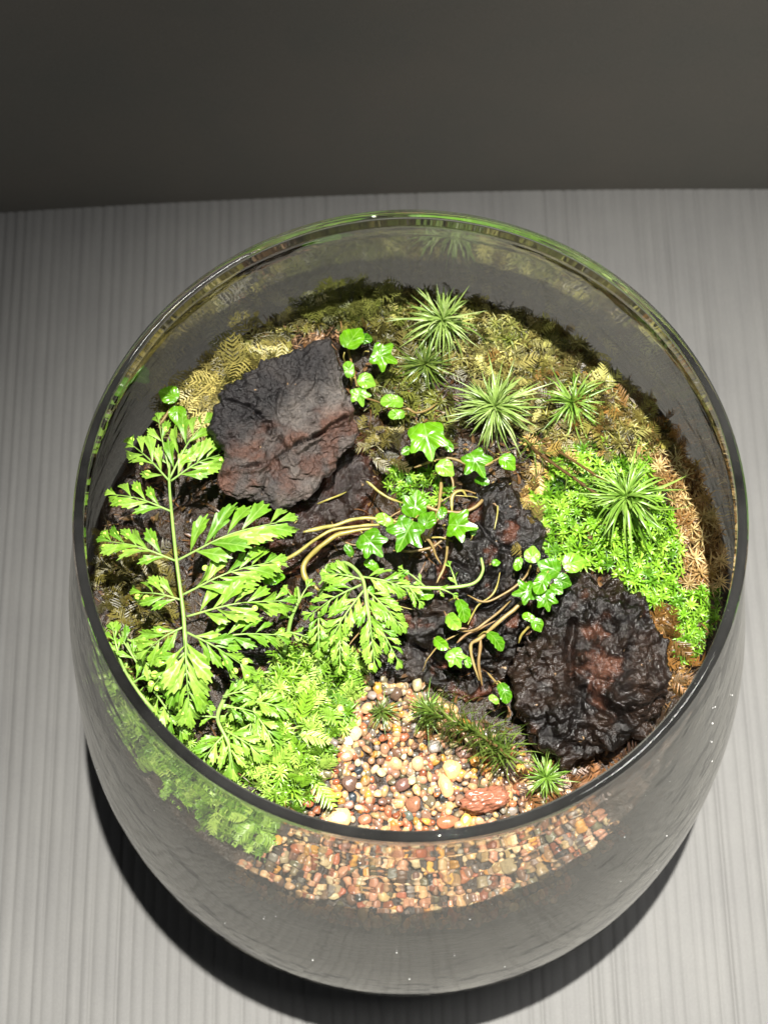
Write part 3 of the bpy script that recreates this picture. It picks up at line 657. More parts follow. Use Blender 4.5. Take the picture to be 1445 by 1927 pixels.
# --- cushions whose shoots can be told apart: each shoot is a part
SHOOT_R = leaf_mat('bright_moss', [(.07, .20, .010), (.20, .44, .022), (.34, .58, .06), (.12, .30, .012)], 'random', .36, .18, .6, 900)
SHOOT_L = leaf_mat('carpet_moss', [(.10, .24, .012), (.25, .47, .035), (.44, .62, .13), (.16, .34, .02)], 'random', .36, .18, .6, 900)
def cushion(name, poly, n, mind, meshes, label, cat, smin, smax, lift, tilt=.45, stuff_cols=None, stuff_n=0, stuffvar=None, stuff_label=None):
    pts = scatter_poly(poly, n, mind, 40000, lift); c0 = np.mean(pts, 0)
    root = thing(name, (c0[0], c0[1], float(terrain(c0[0], c0[1]))), label, cat)
    for p in pts:
        N = tnormal(p[0], p[1]); u = nrm(N + rng.normal(size=3) * tilt + np.array([0, -.12, 0])); d = rng.normal(size=3)
        x_ = nrm(np.cross(d, u)); R = np.stack([x_, np.cross(u, x_), u], 1) * random.uniform(smin, smax)
        M = Matrix.Identity(4)
        for i in range(3):
            for j in range(3): M[i][j] = float(R[i, j])
            M[i][3] = float(p[i] + (0, 0, (random.uniform(-.03, .08) + .16 * float(vnoise(p * 1.5, 33))))[i]) * S
        link('shoot', random.choice(meshes), root, M)
    if stuff_n:
        B = Bag()
        for p in scatter_poly(poly, stuff_n, 0, stuff_n * 12, lift - .10):
            N = nrm(tnormal(p[0], p[1]) + rng.normal(size=3) * .6); x_ = nrm(np.cross(rng.normal(size=3), N)); R = np.stack([x_, np.cross(N, x_), N], 1) * random.uniform(smin, smax)
            v, f = random.choice(stuffvar); B.add(v, f, R, p, np.array(random.choice(stuff_cols)) * random.uniform(.7, 1.2))
        V, Fc, T = B.out(); part('lower_shoots', V, Fc, MASS, root, tint=T, kind='stuff')
    return root
mR = [make_mesh('shoot', *q, SHOOT_R) for q in stars_m]
CR = [(1010, 900), (1060, 850), (1120, 835), (1190, 830), (1215, 860), (1225, 920), (1262, 960), (1270, 1010), (1280, 1060), (1265, 1110), (1240, 1140), (1205, 1135), (1180, 1095), (1140, 1070), (1080, 1062), (1020, 1050), (1000, 1000), (1015, 960), (1000, 930)]
cushion('moss_cushion', CR, 300, 13, mR, 'bright green cushion of star shaped moss shoots above the black lump', 'moss', .85, 1.3, .12, .4, [(.03, .09, .006), (.08, .20, .01)], 500, stars_s)  # lower shoots coloured darker: shade between the shoots put into their tint
cushion('moss_cushion', [(1260, 1120), (1300, 1110), (1345, 1110), (1345, 1160), (1310, 1230), (1280, 1250), (1270, 1190)], 60, 13, mR, 'small green moss cushion pressed against the right glass', 'moss', .8, 1.15, .12, .5, [(.12, .28, .015)], 80, stars_s)
mL = [make_mesh('shoot', *star(18, .26, .042, seg=3, lift0=.2, curl=.9), SHOOT_L) for _ in range(6)] + [make_mesh('shoot', *feather(.55, 8, .05, .4), SHOOT_L) for _ in range(2)]
STRAW = leaf_mat('straw_moss', [(.42, .28, .10), (.66, .50, .25), (.56, .44, .20), (.34, .20, .07), (.60, .55, .28)], 'random', .5, .25, .4, 900)
mS = [make_mesh('shoot', *star(22, .50, .045, seg=4, lift0=.1, lift1=1.2, curl=.9), STRAW) for _ in range(5)]
CS = [(1195, 825), (1260, 815), (1310, 890), (1335, 960), (1358, 1050), (1350, 1110), (1290, 1110), (1275, 1030), (1270, 950), (1225, 890)]
cushion('dry_moss', CS, 90, 20, mS, 'bleached straw coloured sphagnum moss along the right glass', 'moss', .6, 1.05, .16, .7, [(.36, .22, .08), (.22, .11, .03)], 160, stars_t)
CL = [(440, 1300), (530, 1240), (600, 1180), (680, 1250), (672, 1330), (640, 1380), (610, 1440), (590, 1490), (560, 1530), (480, 1480), (420, 1400), (440, 1340), (500, 1290)]
cushion('moss_carpet', CL, 290, 12, mL, 'thick yellow green moss carpet between the tall fern and the gravel', 'moss', .8, 1.6, .16, .65, [(.04, .10, .006), (.09, .20, .012)], 350, stars_s)  # dark tint of the lower shoots stands in for shade in the gaps
CG = [(200, 1180), (260, 1300), (330, 1370), (420, 1460), (520, 1540), (500, 1600), (420, 1560), (330, 1480), (240, 1380), (180, 1250)]
cushion('moss_carpet', CG, 200, 14, mL, 'green moss carpet pressed against the front left glass', 'moss', .8, 1.25, .14, .5, [(.12, .28, .015), (.18, .36, .03)], 500, stars_s)
cushion('moss_tuft', [(725, 880), (800, 875), (850, 900), (840, 950), (770, 960), (725, 930)], 26, 13, mR, 'little tuft of green star moss above the vine in the middle', 'moss', .75, 1.0, .25, .5, [(.12, .28, .015)], 30, stars_s)

# --- spiky rosettes
def rosette_mats():
    return (leaf_mat('pale_blades', [(.16, .26, .05), (.32, .46, .12), (.24, .38, .08), (.44, .54, .22)], 'random', .35, .25, .6, 900),
            leaf_mat('dark_blades', [(.05, .10, .015), (.12, .19, .03), (.20, .27, .06), (.08, .14, .02)], 'random', .28, .2, .8, 900),
            leaf_mat('green_blades', [(.10, .22, .02), (.20, .36, .05), (.28, .44, .09), (.14, .28, .03)], 'random', .33, .25, .6, 900))
PALE, DARK, GREEN = rosette_mats()
STEM = leaf_mat('brown_stem', [(.09, .05, .02), (.14, .08, .03)], 'random', .4, .1, .5, 900)
def blades_for(mat, L, w): return [make_mesh('leaf', *blade(L * k, w, 7, l, c, .45, tw), mat) for k, l, c, tw in ((1, .5, 1.0, .3), (.9, .3, 1.3, -.4), (1.1, .6, .7, .2), (.8, .8, 1.6, .4), (1.05, .4, 1.7, -.3))]
BL = {'pale': blades_for(PALE, 1.0, .044), 'dark': blades_for(DARK, .9, .050), 'green': blades_for(GREEN, .9, .044)}
def rosette(px, py, z, kind, n, s, label, axis=(0, -.25, 1), stem_to=None, length=0.0):
    c = at(px, py, z); ax = nrm(axis)
    foot = at(*stem_to, 11.9) if stem_to else c - np.array([0, 0, .9])
    foot[2] = min(float(terrain(foot[0], foot[1])), c[2] - .2)
    root = thing('rosette_moss', foot, label, 'moss plant')
    pts = spline([foot, (foot * .5 + c * .5) + np.array([0, 0, .05]), c], 10)
    v, f = tube(pts, .035, 6); part('stem', v, f, STEM, root)
    n = int(n * 2.5)
    for i in range(n):
        t = i / n; a = i * 2.39996 + random.uniform(-.2, .2)
        el = .05 + 1.2 * t ** 1.3                             # outer leaves lie flat, inner ones stand up
        x_ = nrm(np.cross(ax, [.2, 1, .1])); y_ = np.cross(ax, x_)
        rad = math.cos(a) * x_ + math.sin(a) * y_; d = math.cos(el - .35) * rad + math.sin(el - .35) * ax
        u = nrm(ax * math.cos(el) - rad * math.sin(el) + .3 * rng.normal(size=3)); d = nrm(d + .20 * rng.normal(size=3))
        k = 1.35 * s * random.uniform(.55, 1.2) * (1 - .35 * t)
        if length:                                            # leafy stem: leaves all along it
            w_ = random.random(); q = pts[int(w_ * 9)]; p = q; k *= .55 + .45 * w_
        else: p = c - ax * .12 * (1 - t)
        link('leaf', random.choice(BL[kind]), root, frame(p, d, u, k))
rosette(833, 603, 13.1, 'pale', 52, 1.0, 'pale spiky rosette moss highest at the back of the bowl', (-.1, -.1, 1))
rosette(800, 685, 12.7, 'dark', 40, .85, 'dark spiky rosette moss just below the pale one at the back', (0, -.3, 1))
rosette(932, 765, 13.1, 'pale', 60, 1.1, 'widest pale spiky rosette moss right of the big fig leaf', (-.15, -.1, 1))
rosette(1078, 757, 13.0, 'green', 44, .95, 'green spiky rosette moss farthest to the right at the back', (-.25, -.1, 1))
rosette(1180, 935, 13.9, 'green', 46, 1.25, 'long leaved spiky rosette moss leaning over the bright cushion', (-.35, .1, 1), stem_to=(1000, 830))
rosette(1027, 1463, 12.1, 'green', 40, .66, 'small dark green star rosette at the front near the rim', (0, -.2, 1))
rosette(803, 1335, 12.1, 'green', 34, .62, 'upright green spiky moss at the back of the gravel', (-.2, .1, 1))
rosette(718, 1338, 12.0, 'dark', 30, .55, 'thin dark spiky moss at the back left of the gravel', (-.2, .1, 1))
def plume(pxs, zs, kind, n, s, label):
    n = int(n * 1.4); s = s * 1.9
    P = spline([at(x, y, z) for (x, y), z in zip(pxs, zs)], 30); foot = P[-1].copy()
    root = thing('plume_moss', foot, label, 'moss plant'); v, f = tube(P, .04, 6); part('stem', v, f, STEM, root)
    for i in range(n):
        t = (i + random.random()) / n; j = int(t * 28); T_ = nrm(P[j] - P[j + 1]); a = i * 2.4; x_ = nrm(np.cross(T_, [0, 0, 1])); y_ = np.cross(T_, x_)
        rad = math.cos(a) * x_ + math.sin(a) * y_; d = nrm(1.2 * rad + .6 * T_); u = nrm(T_ - rad * .6)
        link('leaf', random.choice(BL[kind]), root, frame(P[j], d, u, s * random.uniform(.7, 1.1)))
plume([(815, 1340), (880, 1370), (935, 1405), (970, 1440)], (12.6, 12.6, 12.4, 12.0), 'dark', 170, .55, 'glossy dark green plume of moss lying over the gravel')
plume([(1150, 950), (1080, 900), (1010, 850), (985, 820)], (13.6, 13.3, 12.9, 12.6), 'dark', 40, .40, 'thin brownish moss stem reaching over the bright cushion')

# ------------------------------------------------------------------ fern
FERN = leaf_mat('fern_green', [(.12, .31, .020), (.24, .47, .04), (.36, .60, .10), (.17, .39, .03)], 'random', .40, .2, .5, 500, 0.0, 2)
FSTEM = leaf_mat('fern_stem', [(.28, .48, .10), (.36, .54, .15)], 'random', .4, .2, .5, 500)
def pinnule(var):
    t = [[(0, 0), (-.035, .12), (-.09, .32), (-.16, .50), (-.25, .68), (-.15, .68), (-.17, .88), (-.07, .80), (-.02, 1.0), (.05, .80), (.15, .90), (.14, .70), (.25, .70), (.17, .50), (.09, .32), (.035, .12)],
         [(0, 0), (-.05, .15), (-.13, .40), (-.22, .68), (-.12, .66), (-.11, .95), (.0, .78), (.10, 1.0), (.12, .74), (.26, .84), (.18, .55), (.09, .32), (.04, .12)],
         [(0, 0), (-.04, .2), (-.10, .45), (-.16, .78), (-.04, .74), (.03, 1.0), (.09, .74), (.18, .80), (.13, .50), (.04, .15)]][var]
    O = np.array(t); c = np.array([0, .52]); V = [(0, .52)]
    rings = [.5, 1.0]
    D = []
    for k, (a, b) in enumerate(t):                        # subdivide the outline
        a2, b2 = t[(k + 1) % len(t)]; D += [(a, b), ((a + a2) / 2 * 1.02, (b + b2) / 2)]
    D = np.array(t); D = np.stack([.75 * D + .25 * np.roll(D, -1, 0), .25 * D + .75 * np.roll(D, -1, 0)], 1).reshape(-1, 2); n = len(D); allv = [c]
    for r in rings: allv += list(c + (D - c) * r)
    A = np.array(allv); z = .10 * np.abs(A[:, 0]) * 2 + .16 * np.sin(A[:, 1] * 2.6) - .10 * A[:, 1] ** 2 + .015 * np.sin(A[:, 0] * 30 + A[:, 1] * 9)
    Fc = [(0, 1 + k, 1 + (k + 1) % n) for k in range(n)] + [(1 + k, 1 + n + k, 1 + n + (k + 1) % n, 1 + (k + 1) % n) for k in range(n)]
    return np.stack([A[:, 0], A[:, 1], z], 1), Fc
PIN = [make_mesh('pinnule', *pinnule(k), FERN) for k in range(3)]
def drop_mat():
    m, nt, out = newmat('water_drop'); p = nd(nt, 'BsdfPrincipled'); p.inputs['Base Color'].default_value = (.50, .78, .12, 1); p.inputs['Roughness'].default_value = .05
    p.inputs['Specular IOR Level'].default_value = 1; nt.links.new(p.outputs[0], out.inputs[0]); return m
DROP = make_mesh('droplet', iv2 * np.array([1, 1, .45]), if2, drop_mat())
def pinna(root, b, t, npair, wid, drops=0, arch=.15):
    """b, t: base and tip in cm; wid: length of the pinnules"""
    L = np.linalg.norm(t - b); mid = (b + t) / 2 + np.array([0, 0, arch * L]); P = spline([b, mid, t], 24)
    M = TR(b); v, f = tube(P, np.linspace(.028, .010, 24), 6); T_ = np.gradient(P, axis=0)
    pn = link('pinna', make_mesh('pinna', v - b, f, FSTEM), root, M)
    toc = nrm(CAM - b); N0 = nrm(np.array([0, -.1, 1]) + .12 * rng.normal(size=3))
    npair = max(2, int(round(npair * .95)))
    for i in range(npair):
        tt = .14 + .74 * i / max(1, npair - 1); j = int(tt * 23); shape = math.sin(math.pi * (.30 + .55 * tt)) 
        for sd in (-1, 1):
            q = P[min(22, j + (1 if sd > 0 else 0))]; d0 = nrm(T_[j]); side = nrm(np.cross(d0, N0)) * sd
            an = random.uniform(.52, .68) * (1.1 - .4 * tt); d = nrm(math.cos(an) * d0 + math.sin(an) * side + np.array([0, 0, random.uniform(-.35, .12)]))
            s = 1.2 * wid * shape * random.uniform(.88, 1.1); var = 0 if tt < .55 else random.choice((0, 1))
            pm = link('pinnule', PIN[var], pn, frame(q, d, nrm(N0 + .36 * rng.normal(size=3)), s, s * random.uniform(.68, .88)))
            if drops and random.random() < drops:
                pp = q + d * s * random.uniform(.45, .65) + N0 * (.02 + .13 * s * .5); r = random.uniform(.035, .085)
                DR.append((pp, r))
    link('pinnule', PIN[0], pn, frame(P[-3], nrm(T_[-1]), N0, wid * .72, wid * .62))
    return pn
DR = []
def frond(label, stem, pins, drops=0.0, name='fern_frond', zs=None, group=None):
    ps = [at(x, y, z) for x, y, z in stem]; foot = ps[-1]
    root = thing(name, foot, label, 'fern', group); P = spline(ps, 36); v, f = tube(P, np.linspace(.028, .052, 36), 7); part('rachis', v, f, FSTEM, root)
    for (bx, by, bz), (tx, ty, tz), n, wd in pins: pinna(root, at(bx, by, bz), at(tx, ty, tz), n, wd, drops)
    return root
big = frond('tall bright green fern frond with water drops at the left', [(320, 840, 13.6), (319, 905, 13.8), (323, 960, 13.9), (332, 1050, 14.0), (345, 1150, 13.9), (352, 1230, 13.7), (372, 1290, 12.3)], [
    ((319, 905, 13.8), (246, 835, 13.4), 4, .62), ((320, 890, 13.7), (298, 785, 13.5), 3, .46), ((320, 900, 13.8), (390, 790, 13.5), 5, .66), ((322, 905, 13.8), (425, 852, 13.4), 5, .62),
    ((322, 962, 13.9), (212, 930, 13.5), 4, .62), ((330, 1055, 14.0), (200, 1018, 13.6), 5, .70), ((333, 1055, 14.0), (535, 980, 13.7), 7, .90),
    ((343, 1120, 13.9), (520, 1055, 13.5), 7, .78), ((345, 1130, 13.9), (262, 1115, 13.5), 4, .62), ((352, 1160, 13.8), (540, 1130, 13.4), 7, .72),
    ((380, 1205, 13.6), (535, 1195, 13.3), 5, .55), ((345, 1180, 13.8), (275, 1225, 13.5), 4, .6), ((350, 1190, 13.9), (358, 1345, 13.2), 7, .80), ((352, 1190, 13.8), (462, 1255, 13.3), 5, .62), ((358, 1220, 13.7), (290, 1290, 13.2), 4, .5)], .42)
frond('lower fern frond hanging down beneath the tall one at the left', [(330, 1340, 12.9), (300, 1290, 13.0), (250, 1230, 12.8), (230, 1190, 12.3)], [
    ((235, 1200, 12.7), (300, 1240, 12.7), 4, .45), ((240, 1225, 12.8), (330, 1290, 12.8), 5, .5), ((260, 1250, 12.9), (215, 1180, 12.7), 3, .4), ((290, 1300, 12.9), (345, 1380, 12.7), 4, .45), ((300, 1300, 12.9), (390, 1330, 12.7), 5, .5)])
frond('short fern frond filling the gap between the tall fern and the moss carpet', [(470, 1395, 12.5), (480, 1350, 12.7), (470, 1310, 12.6), (450, 1285, 12.2)], [
    ((475, 1320, 12.7), (540, 1335, 12.6), 4, .42), ((478, 1340, 12.7), (520, 1400, 12.5), 4, .42), ((475, 1350, 12.7), (465, 1420, 12.5), 4, .42), ((470, 1310, 12.6), (420, 1350, 12.5), 3, .36)])
frond('fern frond squeezed between the tall fern and the left glass', [(215, 1215, 12.8), (240, 1270, 12.9), (275, 1320, 12.9), (320, 1370, 12.5)], [
    ((235, 1260, 12.9), (215, 1290, 12.7), 3, .36), ((250, 1285, 12.9), (300, 1260, 12.8), 4, .40), ((275, 1320, 12.9), (265, 1370, 12.7), 3, .36), ((290, 1340, 12.8), (350, 1345, 12.7), 4, .40), ((225, 1235, 12.9), (212, 1180, 12.8), 3, .36)])
frond('small fern frond over the moss at the front left rim', [(435, 1455, 12.6), (430, 1400, 12.9), (410, 1350, 12.9), (430, 1300, 12.5)], [
    ((412, 1350, 12.9), (345, 1350, 12.8), 3, .40), ((425, 1380, 12.9), (380, 1435, 12.7), 4, .45), ((430, 1390, 12.9), (440, 1450, 12.7), 4, .5), ((425, 1375, 12.9), (495, 1420, 12.7), 4, .45), ((425, 1330, 12.9), (480, 1340, 12.8), 3, .4), ((420, 1310, 12.9), (470, 1300, 12.8), 4, .42)])
frond('dense light green fern frond fanning out in the centre', [(700, 1200, 13.2), (690, 1140, 13.4), (680, 1085, 13.3), (640, 1060, 12.8), (600, 1120, 12.2)], [
    ((690, 1110, 13.3), (705, 1255, 12.9), 8, .46), ((685, 1110, 13.3), (615, 1215, 12.9), 7, .46), ((690, 1110, 13.3), (755, 1180, 13.0), 7, .46), ((680, 1100, 13.3), (580, 1160, 12.9), 6, .42),
    ((680, 1090, 13.3), (615, 1080, 13.1), 5, .42), ((680, 1085, 13.3), (770, 1110, 13.1), 6, .42), ((700, 1160, 13.2), (752, 1250, 12.8), 5, .36), ((640, 1160, 13.0), (640, 1260, 12.7), 6, .38), ((600, 1150, 12.9), (600, 1230, 12.7), 5, .34), ((600, 1100, 12.9), (640, 1065, 13.0), 4, .3)], .12)
frond('young fern sprig with few leaflets standing before the brown wood', [(560, 1105, 13.1), (562, 1130, 13.1), (548, 1165, 12.9), (535, 1230, 12.3)], [
    ((562, 1135, 13.1), (580, 1102, 13.2), 2, .34), ((560, 1140, 13.1), (540, 1110, 13.1), 2, .30), ((550, 1165, 12.9), (520, 1150, 12.9), 2, .28), ((545, 1190, 12.8), (580, 1200, 12.7), 2, .28)])
frond('pale curled fern tip reaching right over the wet bark', [(905, 1050, 13.2), (908, 1075, 13.2), (890, 1098, 13.2), (840, 1106, 13.2), (780, 1105, 13.2), (710, 1095, 13.0)], [
    ((860, 1106, 13.2), (845, 1062, 13.2), 2, .24), ((800, 1105, 13.2), (755, 1070, 13.2), 2, .24), ((820, 1106, 13.2), (855, 1120, 13.1), 2, .22), ((770, 1105, 13.2), (790, 1135, 13.1), 3, .28)])
for pp, r in DR:
    px, py = pix(pp); sz = 'large' if r > .062 else 'small'
    if px > 545: zone = 'the light green fern in the centre'
    else: zone = ('the top' if py < 930 else 'the middle' if py < 1090 else 'the lower part' if py < 1230 else 'the hanging tip') + ' of the tall fern, ' + ('left' if px < 335 else 'right') + ' side'
    link('droplet', DROP, None, frame(pp, (0, 1, .05), (0, 0, 1), r), sz + ' water drop on ' + zone, 'water drop', sz + ' water drops on ' + zone)

# ------------------------------------------------------------------ creeping fig vines
FIG = leaf_mat('fig_leaf', [(.05, .19, .004), (.09, .29, .006), (.16, .42, .010), (.07, .24, .005)], 'random', .30, .28, .5, 350, .12, 1)
FIGY = leaf_mat('young_fig_leaf', [(.18, .46, .03), (.27, .55, .05)], 'random', .32, .3, .5, 350, .1, 1)
VINE = leaf_mat('vine_stem', [(.22, .13, .05), (.30, .22, .08)], 'random', .4, .1, .5, 500)
VINEG = leaf_mat('green_vine_stem', [(.34, .28, .07), (.42, .38, .10)], 'random', .35, .15, .6, 500)
def figleaf(kind):
    n = 48; A = []
    for k in range(n):
        a = 2 * math.pi * k / n                      # a = 0 at the tip (+Y), base at pi
        c = math.cos(a); s = math.sin(a)
        if kind == 0: r = .42 + .12 * math.cos(a) + .16 * math.exp(-((abs(a if a < math.pi else a - 2 * math.pi)) / .28) ** 2)
        elif kind == 1:                               # three to five blunt lobes
            aa = a if a < math.pi else a - 2 * math.pi
            r = .34 + .30 * math.exp(-(aa / .30) ** 2) + .26 * math.exp(-((abs(aa) - 1.15) / .30) ** 2) + .14 * math.exp(-((abs(aa) - 2.2) / .35) ** 2)
        elif kind == 2:
            aa = a if a < math.pi else a - 2 * math.pi
            r = .40 + .26 * math.exp(-((aa - .05) / .24) ** 2) + .20 * math.exp(-((abs(aa) - .95) / .25) ** 2) + .08 * math.exp(-((abs(aa) - 2.0) / .4) ** 2)
        else: r = .36 + .20 * abs(c) ** 2 * (1 if c > 0 else .6) - .07 * abs(s)
        r *= 1 - .12 * math.exp(-((abs(a - math.pi)) / .25) ** 2)
        A.append((r * s, .45 + r * c))
    A = np.array(A); c = np.array([0, .45]); allv = [c]
    for r in (.3, .6, .85, 1.0): allv += list(c + (A - c) * r)
    A2 = np.array(allv); x, y = A2.T
    z = .22 * np.abs(x) - .30 * x * x + .10 * np.sin(y * 3) - .12 * (y - .45) ** 2 + .035 * np.cos((y - np.abs(x) * 1.1) * 26) * np.clip(np.abs(x) * 4, 0, 1) + .02 * np.sin(x * 11 + y * 7)
    Fc = [(0, 1 + k, 1 + (k + 1) % n) for k in range(n)]
    for q in range(3): Fc += [(1 + q * n + k, 1 + (q + 1) * n + k, 1 + (q + 1) * n + (k + 1) % n, 1 + q * n + (k + 1) % n) for k in range(n)]
    return np.stack([x, y, z], 1), Fc
FL = [make_mesh('leaf', *figleaf(k), FIG) for k in range(4)]; FLY = [make_mesh('leaf', *figleaf(k), FIGY) for k in range(4)]
def vine(label, stems, leaves, young=()):
    """stems: lists of (px,py,z), radius; leaves: (px,py,z, image angle deg of the tip, size cm, shape, tiltx, tilty)"""
    b = at(*stems[0][0][0]); root = thing('fig_vine', b, label, 'vine')
    for st, r, g in stems:
        P = spline([at(*q) for q in st], 30); P = P + .03 * np.stack([vnoise(P * 3, s_) for s_ in (1, 2, 3)], -1)
        v, f = tube(P, r * (1 + .22 * vnoise(P * 9, 4)) * np.interp(np.linspace(0, 1, 30), [0, .12, .8, 1], [.45, 1, .85, .35]), 7); part('stem', v, f, VINEG if g else VINE, root)
    for q in leaves:
        px, py, z, ang, s, k = q[:6]; s = s * .90; tx, ty = (q[6:8] if len(q) > 7 else (random.uniform(-.25, .25), random.uniform(-.25, .25)))
        c = at(px, py, z); a = math.radians(ang); d = np.array([math.cos(a), math.sin(a), random.uniform(-.2, .1)])
        N = nrm([tx, ty - .1, 1]); d = nrm(d - (d @ N) * N); y_ = q[8] if len(q) > 8 else 0
        link('leaf', (FLY if y_ else FL)[k], root, frame(c - d * s * .45, d, N, s))
        # leaf stalk
        pt = c - d * s * .42; v, f = tube(spline([pt, pt - d * .12 * s - N * .12, pt - d * .1 * s - N * .45], 8), .018, 5)
        part('stalk', v, f, VINEG, root)
Y1 = 1
vine('fig vine with six glossy leaves in a column beside the top of the slab', [([(640, 600, 12.6), (660, 680, 12.7), (680, 740, 12.7), (720, 760, 12.5)], .03, 0)],
     [(660, 645, 13.2, 60, .78, 0, -.1, .2), (683, 640, 13.1, 20, .5, 3, .3, .1), (716, 670, 13.3, -20, .78, 1, .2, -.1), (657, 697, 13.1, 100, .48, 3, 0, 0, Y1), (683, 716, 13.2, -20, .52, 0, .1, 0, Y1), (676, 742, 13.1, -75, .55, 1, 0, -.2, Y1)])
vine('two small yellow green fig leaves on one twig beneath the dark rosette', [([(720, 765, 12.6), (765, 768, 12.8), (790, 775, 12.7), (840, 750, 12.5)], .03, 0)],
     [(740, 757, 13.1, 175, .62, 3, 0, .1, Y1), (748, 780, 13.0, 180, .45, 3, 0, -.2, Y1)])
vine('fig vine with a large glossy leaf and four small ones above the bark', [([(780, 880, 12.6), (840, 860, 12.7), (900, 880, 12.7), (960, 850, 12.6)], .035, 0), ([(800, 830, 12.6), (850, 900, 12.4), (845, 940, 12.3)], .03, 0)],
     [(803, 822, 13.4, -80, 1.05, 2, -.05, .05), (770, 848, 13.0, 200, .4, 3), (832, 878, 13.2, -40, .55, 0, 0, 0, Y1), (893, 868, 13.3, -60, .80, 1, .1, 0), (950, 866, 13.3, -45, .52, 0), (842, 838, 13.0, -60, .4, 3), (905, 905, 12.9, -30, .42, 3)])
vine('fig vine with a bundle of dark glossy leaves and pale roots in the middle', [([(500, 1075, 12.9), (560, 1040, 13.1), (620, 1000, 13.3), (680, 990, 13.3), (740, 985, 13.2)], .040, 1), ([(600, 1112, 12.9), (572, 1080, 13.0), (580, 1050, 13.1), (640, 1005, 13.3), (700, 995, 13.3)], .065, 1),
     ([(572, 1002, 13.4), (620, 990, 13.3), (690, 975, 13.3), (760, 985, 13.2)], .045, 1), ([(690, 905, 13.2), (720, 930, 13.1), (760, 948, 13.0)], .035, 1), ([(740, 985, 13.2), (800, 1010, 12.9), (830, 1060, 12.6)], .04, 0), ([(830, 900, 12.8), (825, 960, 12.9), (800, 1020, 12.8)], .045, 0),
     ([(850, 965, 12.9), (850, 935, 13.0), (868, 922, 13.0), (880, 935, 12.9)], .04, 1), ([(780, 945, 12.9), (850, 965, 12.9), (900, 950, 12.9), (930, 905, 12.7)], .045, 0), ([(740, 1035, 12.8), (800, 1035, 12.7), (860, 990, 12.8)], .035, 0), ([(840, 1010, 12.8), (838, 1060, 12.5), (820, 1100, 12.4)], .035, 0)],
     [(768, 1000, 13.6, 240, .95, 1, -.1, 0), (780, 955, 13.4, 80, .72, 2), (802, 985, 13.5, 60, .55, 0), (697, 1020, 13.5, -50, .78, 2, -.1, 0), (725, 980, 13.3, 150, .5, 3, 0, 0, Y1), (862, 990, 13.3, -10, .82, 1), (657, 1037, 13.2, 120, .35, 3), (830, 967, 13.3, 60, .38, 3), (700, 1065, 13.1, 150, .42, 3), (795, 1120, 12.9, 0, .52, 3)])
vine('fig vine with clustered bright leaves touching the black lump', [([(1060, 1060, 13.2), (1010, 1110, 13.0), (950, 1160, 12.9), (905, 1200, 12.7), (885, 1220, 12.6), (900, 1280, 12.4)], .05, 0), ([(1005, 1170, 13.2), (985, 1190, 13.0), (975, 1210, 12.8)], .03, 1), ([(1000, 1050, 13.1), (985, 1090, 12.9), (920, 1130, 12.8), (880, 1120, 12.7)], .03, 0),
     ([(960, 1130, 12.8), (910, 1175, 12.8), (880, 1190, 12.7), (850, 1180, 12.6)], .03, 0), ([(905, 1200, 12.7), (900, 1250, 12.5), (905, 1290, 12.2)], .04, 0)],
     [(1070, 1062, 13.7, 20, .62, 0, .1, 0, Y1), (1040, 1072, 13.7, 150, .62, 0), (1020, 1095, 13.8, 240, .62, 3), (1052, 1092, 13.6, -20, .48, 0), (1027, 1125, 13.6, -80, .55, 2), (1045, 1108, 13.6, -40, .38, 3), (990, 1113, 13.5, 190, .60, 1), (1000, 1050, 13.4, 80, .48, 0, 0, 0, Y1), (975, 1060, 13.2, 250, .36, 3), (996, 1163, 13.4, 150, .36, 3), (1008, 1172, 13.4, -60, .38, 0)])
vine('fig vine with folded narrow leaves scattered over the wet bark', [([(880, 1185, 12.8), (850, 1180, 12.8), (835, 1150, 12.8)], .025, 0), ([(860, 1210, 12.7), (890, 1190, 12.7), (930, 1170, 12.8)], .03, 0)],
     [(868, 1147, 13.1, -75, .62, 3, .5, 0), (852, 1168, 13.1, -50, .58, 3, -.6, .2, Y1), (930, 1205, 12.9, -50, .60, 3, .5, .2), (855, 1235, 13.0, -60, .52, 2, 0, 0, Y1), (828, 1210, 12.9, -40, .48, 3, -.5, 0), (880, 1245, 12.9, -80, .3, 3)])
vine('lone fig leaf growing at the foot of the black lump', [([(915, 1265, 12.2), (935, 1285, 12.4), (945, 1300, 12.5)], .025, 0)], [(947, 1302, 12.8, -70, .55, 3, .3, 0), (930, 1317, 12.6, 140, .3, 3, 0, 0, Y1)])
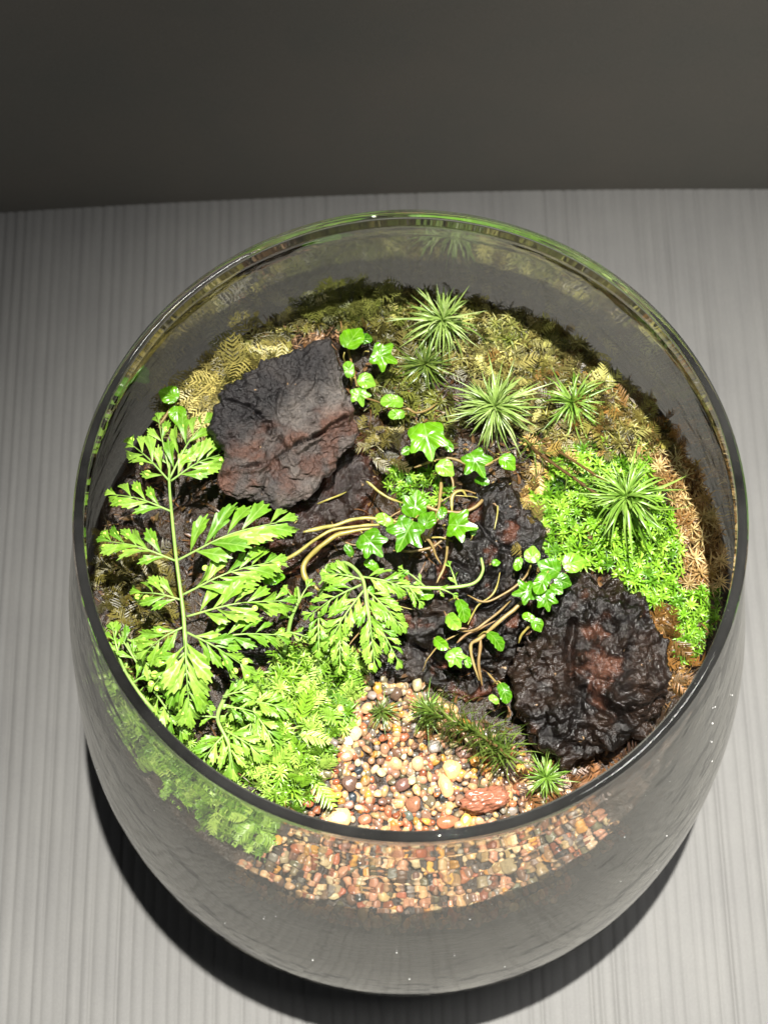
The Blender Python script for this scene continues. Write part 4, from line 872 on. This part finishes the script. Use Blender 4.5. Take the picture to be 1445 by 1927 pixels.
vine('fig vine with two round leaves against the upper left glass', [([(300, 800, 12.6), (320, 770, 12.7), (350, 750, 12.6)], .03, 0)], [(325, 747, 13.0, 150, .62, 0), (335, 775, 12.9, -90, .55, 0)])
vine('fig leaves peeping out behind the top of the tall fern', [([(400, 890, 12.6), (395, 850, 12.9), (380, 820, 12.8)], .03, 0)], [(400, 835, 13.2, 20, .6, 0, 0, 0), (393, 868, 13.0, 0, .52, 3)])
vine('broad fig leaves showing below the right side of the tall fern', [([(500, 1120, 12.7), (490, 1060, 12.9), (470, 1000, 12.8)], .03, 0)], [(505, 1085, 13.1, 0, .62, 0), (488, 1015, 13.0, 0, .5, 3), (455, 1150, 13.0, 0, .5, 3)])
rt_ = []
for k in range(16):                                   # thin rootlets wandering over the wood
    x0, y0 = random.uniform(640, 980), random.uniform(880, 1220); a = random.uniform(0, 6.28); L_ = random.uniform(40, 130); z0 = random.uniform(12.5, 12.9)
    q = [(x0, y0, z0)]
    for m_ in range(3): a += random.uniform(-.8, .8); q.append((q[-1][0] + math.cos(a) * L_ / 3, q[-1][1] + math.sin(a) * L_ / 3, z0 + random.uniform(-.15, .25)))
    rt_.append((q, random.uniform(.014, .026), k % 3 == 0))
vine('tangle of thin brown rootlets over the wet wood with a few tiny leaves', rt_, [(760, 1080, 13.0, 30, .26, 3), (700, 1110, 13.2, 200, .24, 0), (890, 1000, 13.1, 80, .28, 3), (930, 1060, 12.9, 10, .24, 0), (770, 905, 13.1, 100, .26, 3), (650, 1080, 13.0, 140, .26, 0)])
mass('olive_moss', [(700, 700), (780, 700), (880, 790), (850, 830), (760, 800), (690, 770)], 160, feath + stars_s + stars_t, [(.05, .05, .01), (.20, .22, .04), (.12, .14, .025)], 'dark olive moss tufts between the fig leaves and the spiky rosettes', 'moss', .5, 1.0, .08, .9)
mass('olive_moss', [(670, 800), (740, 800), (760, 880), (720, 900), (690, 850)], 60, feath + stars_s + fibres, [(.10, .09, .02), (.24, .20, .06)], 'sparse moss wisps on top of the red brown wood', 'moss', .5, .9, .5, .9)
print('objects', len(bpy.data.objects))
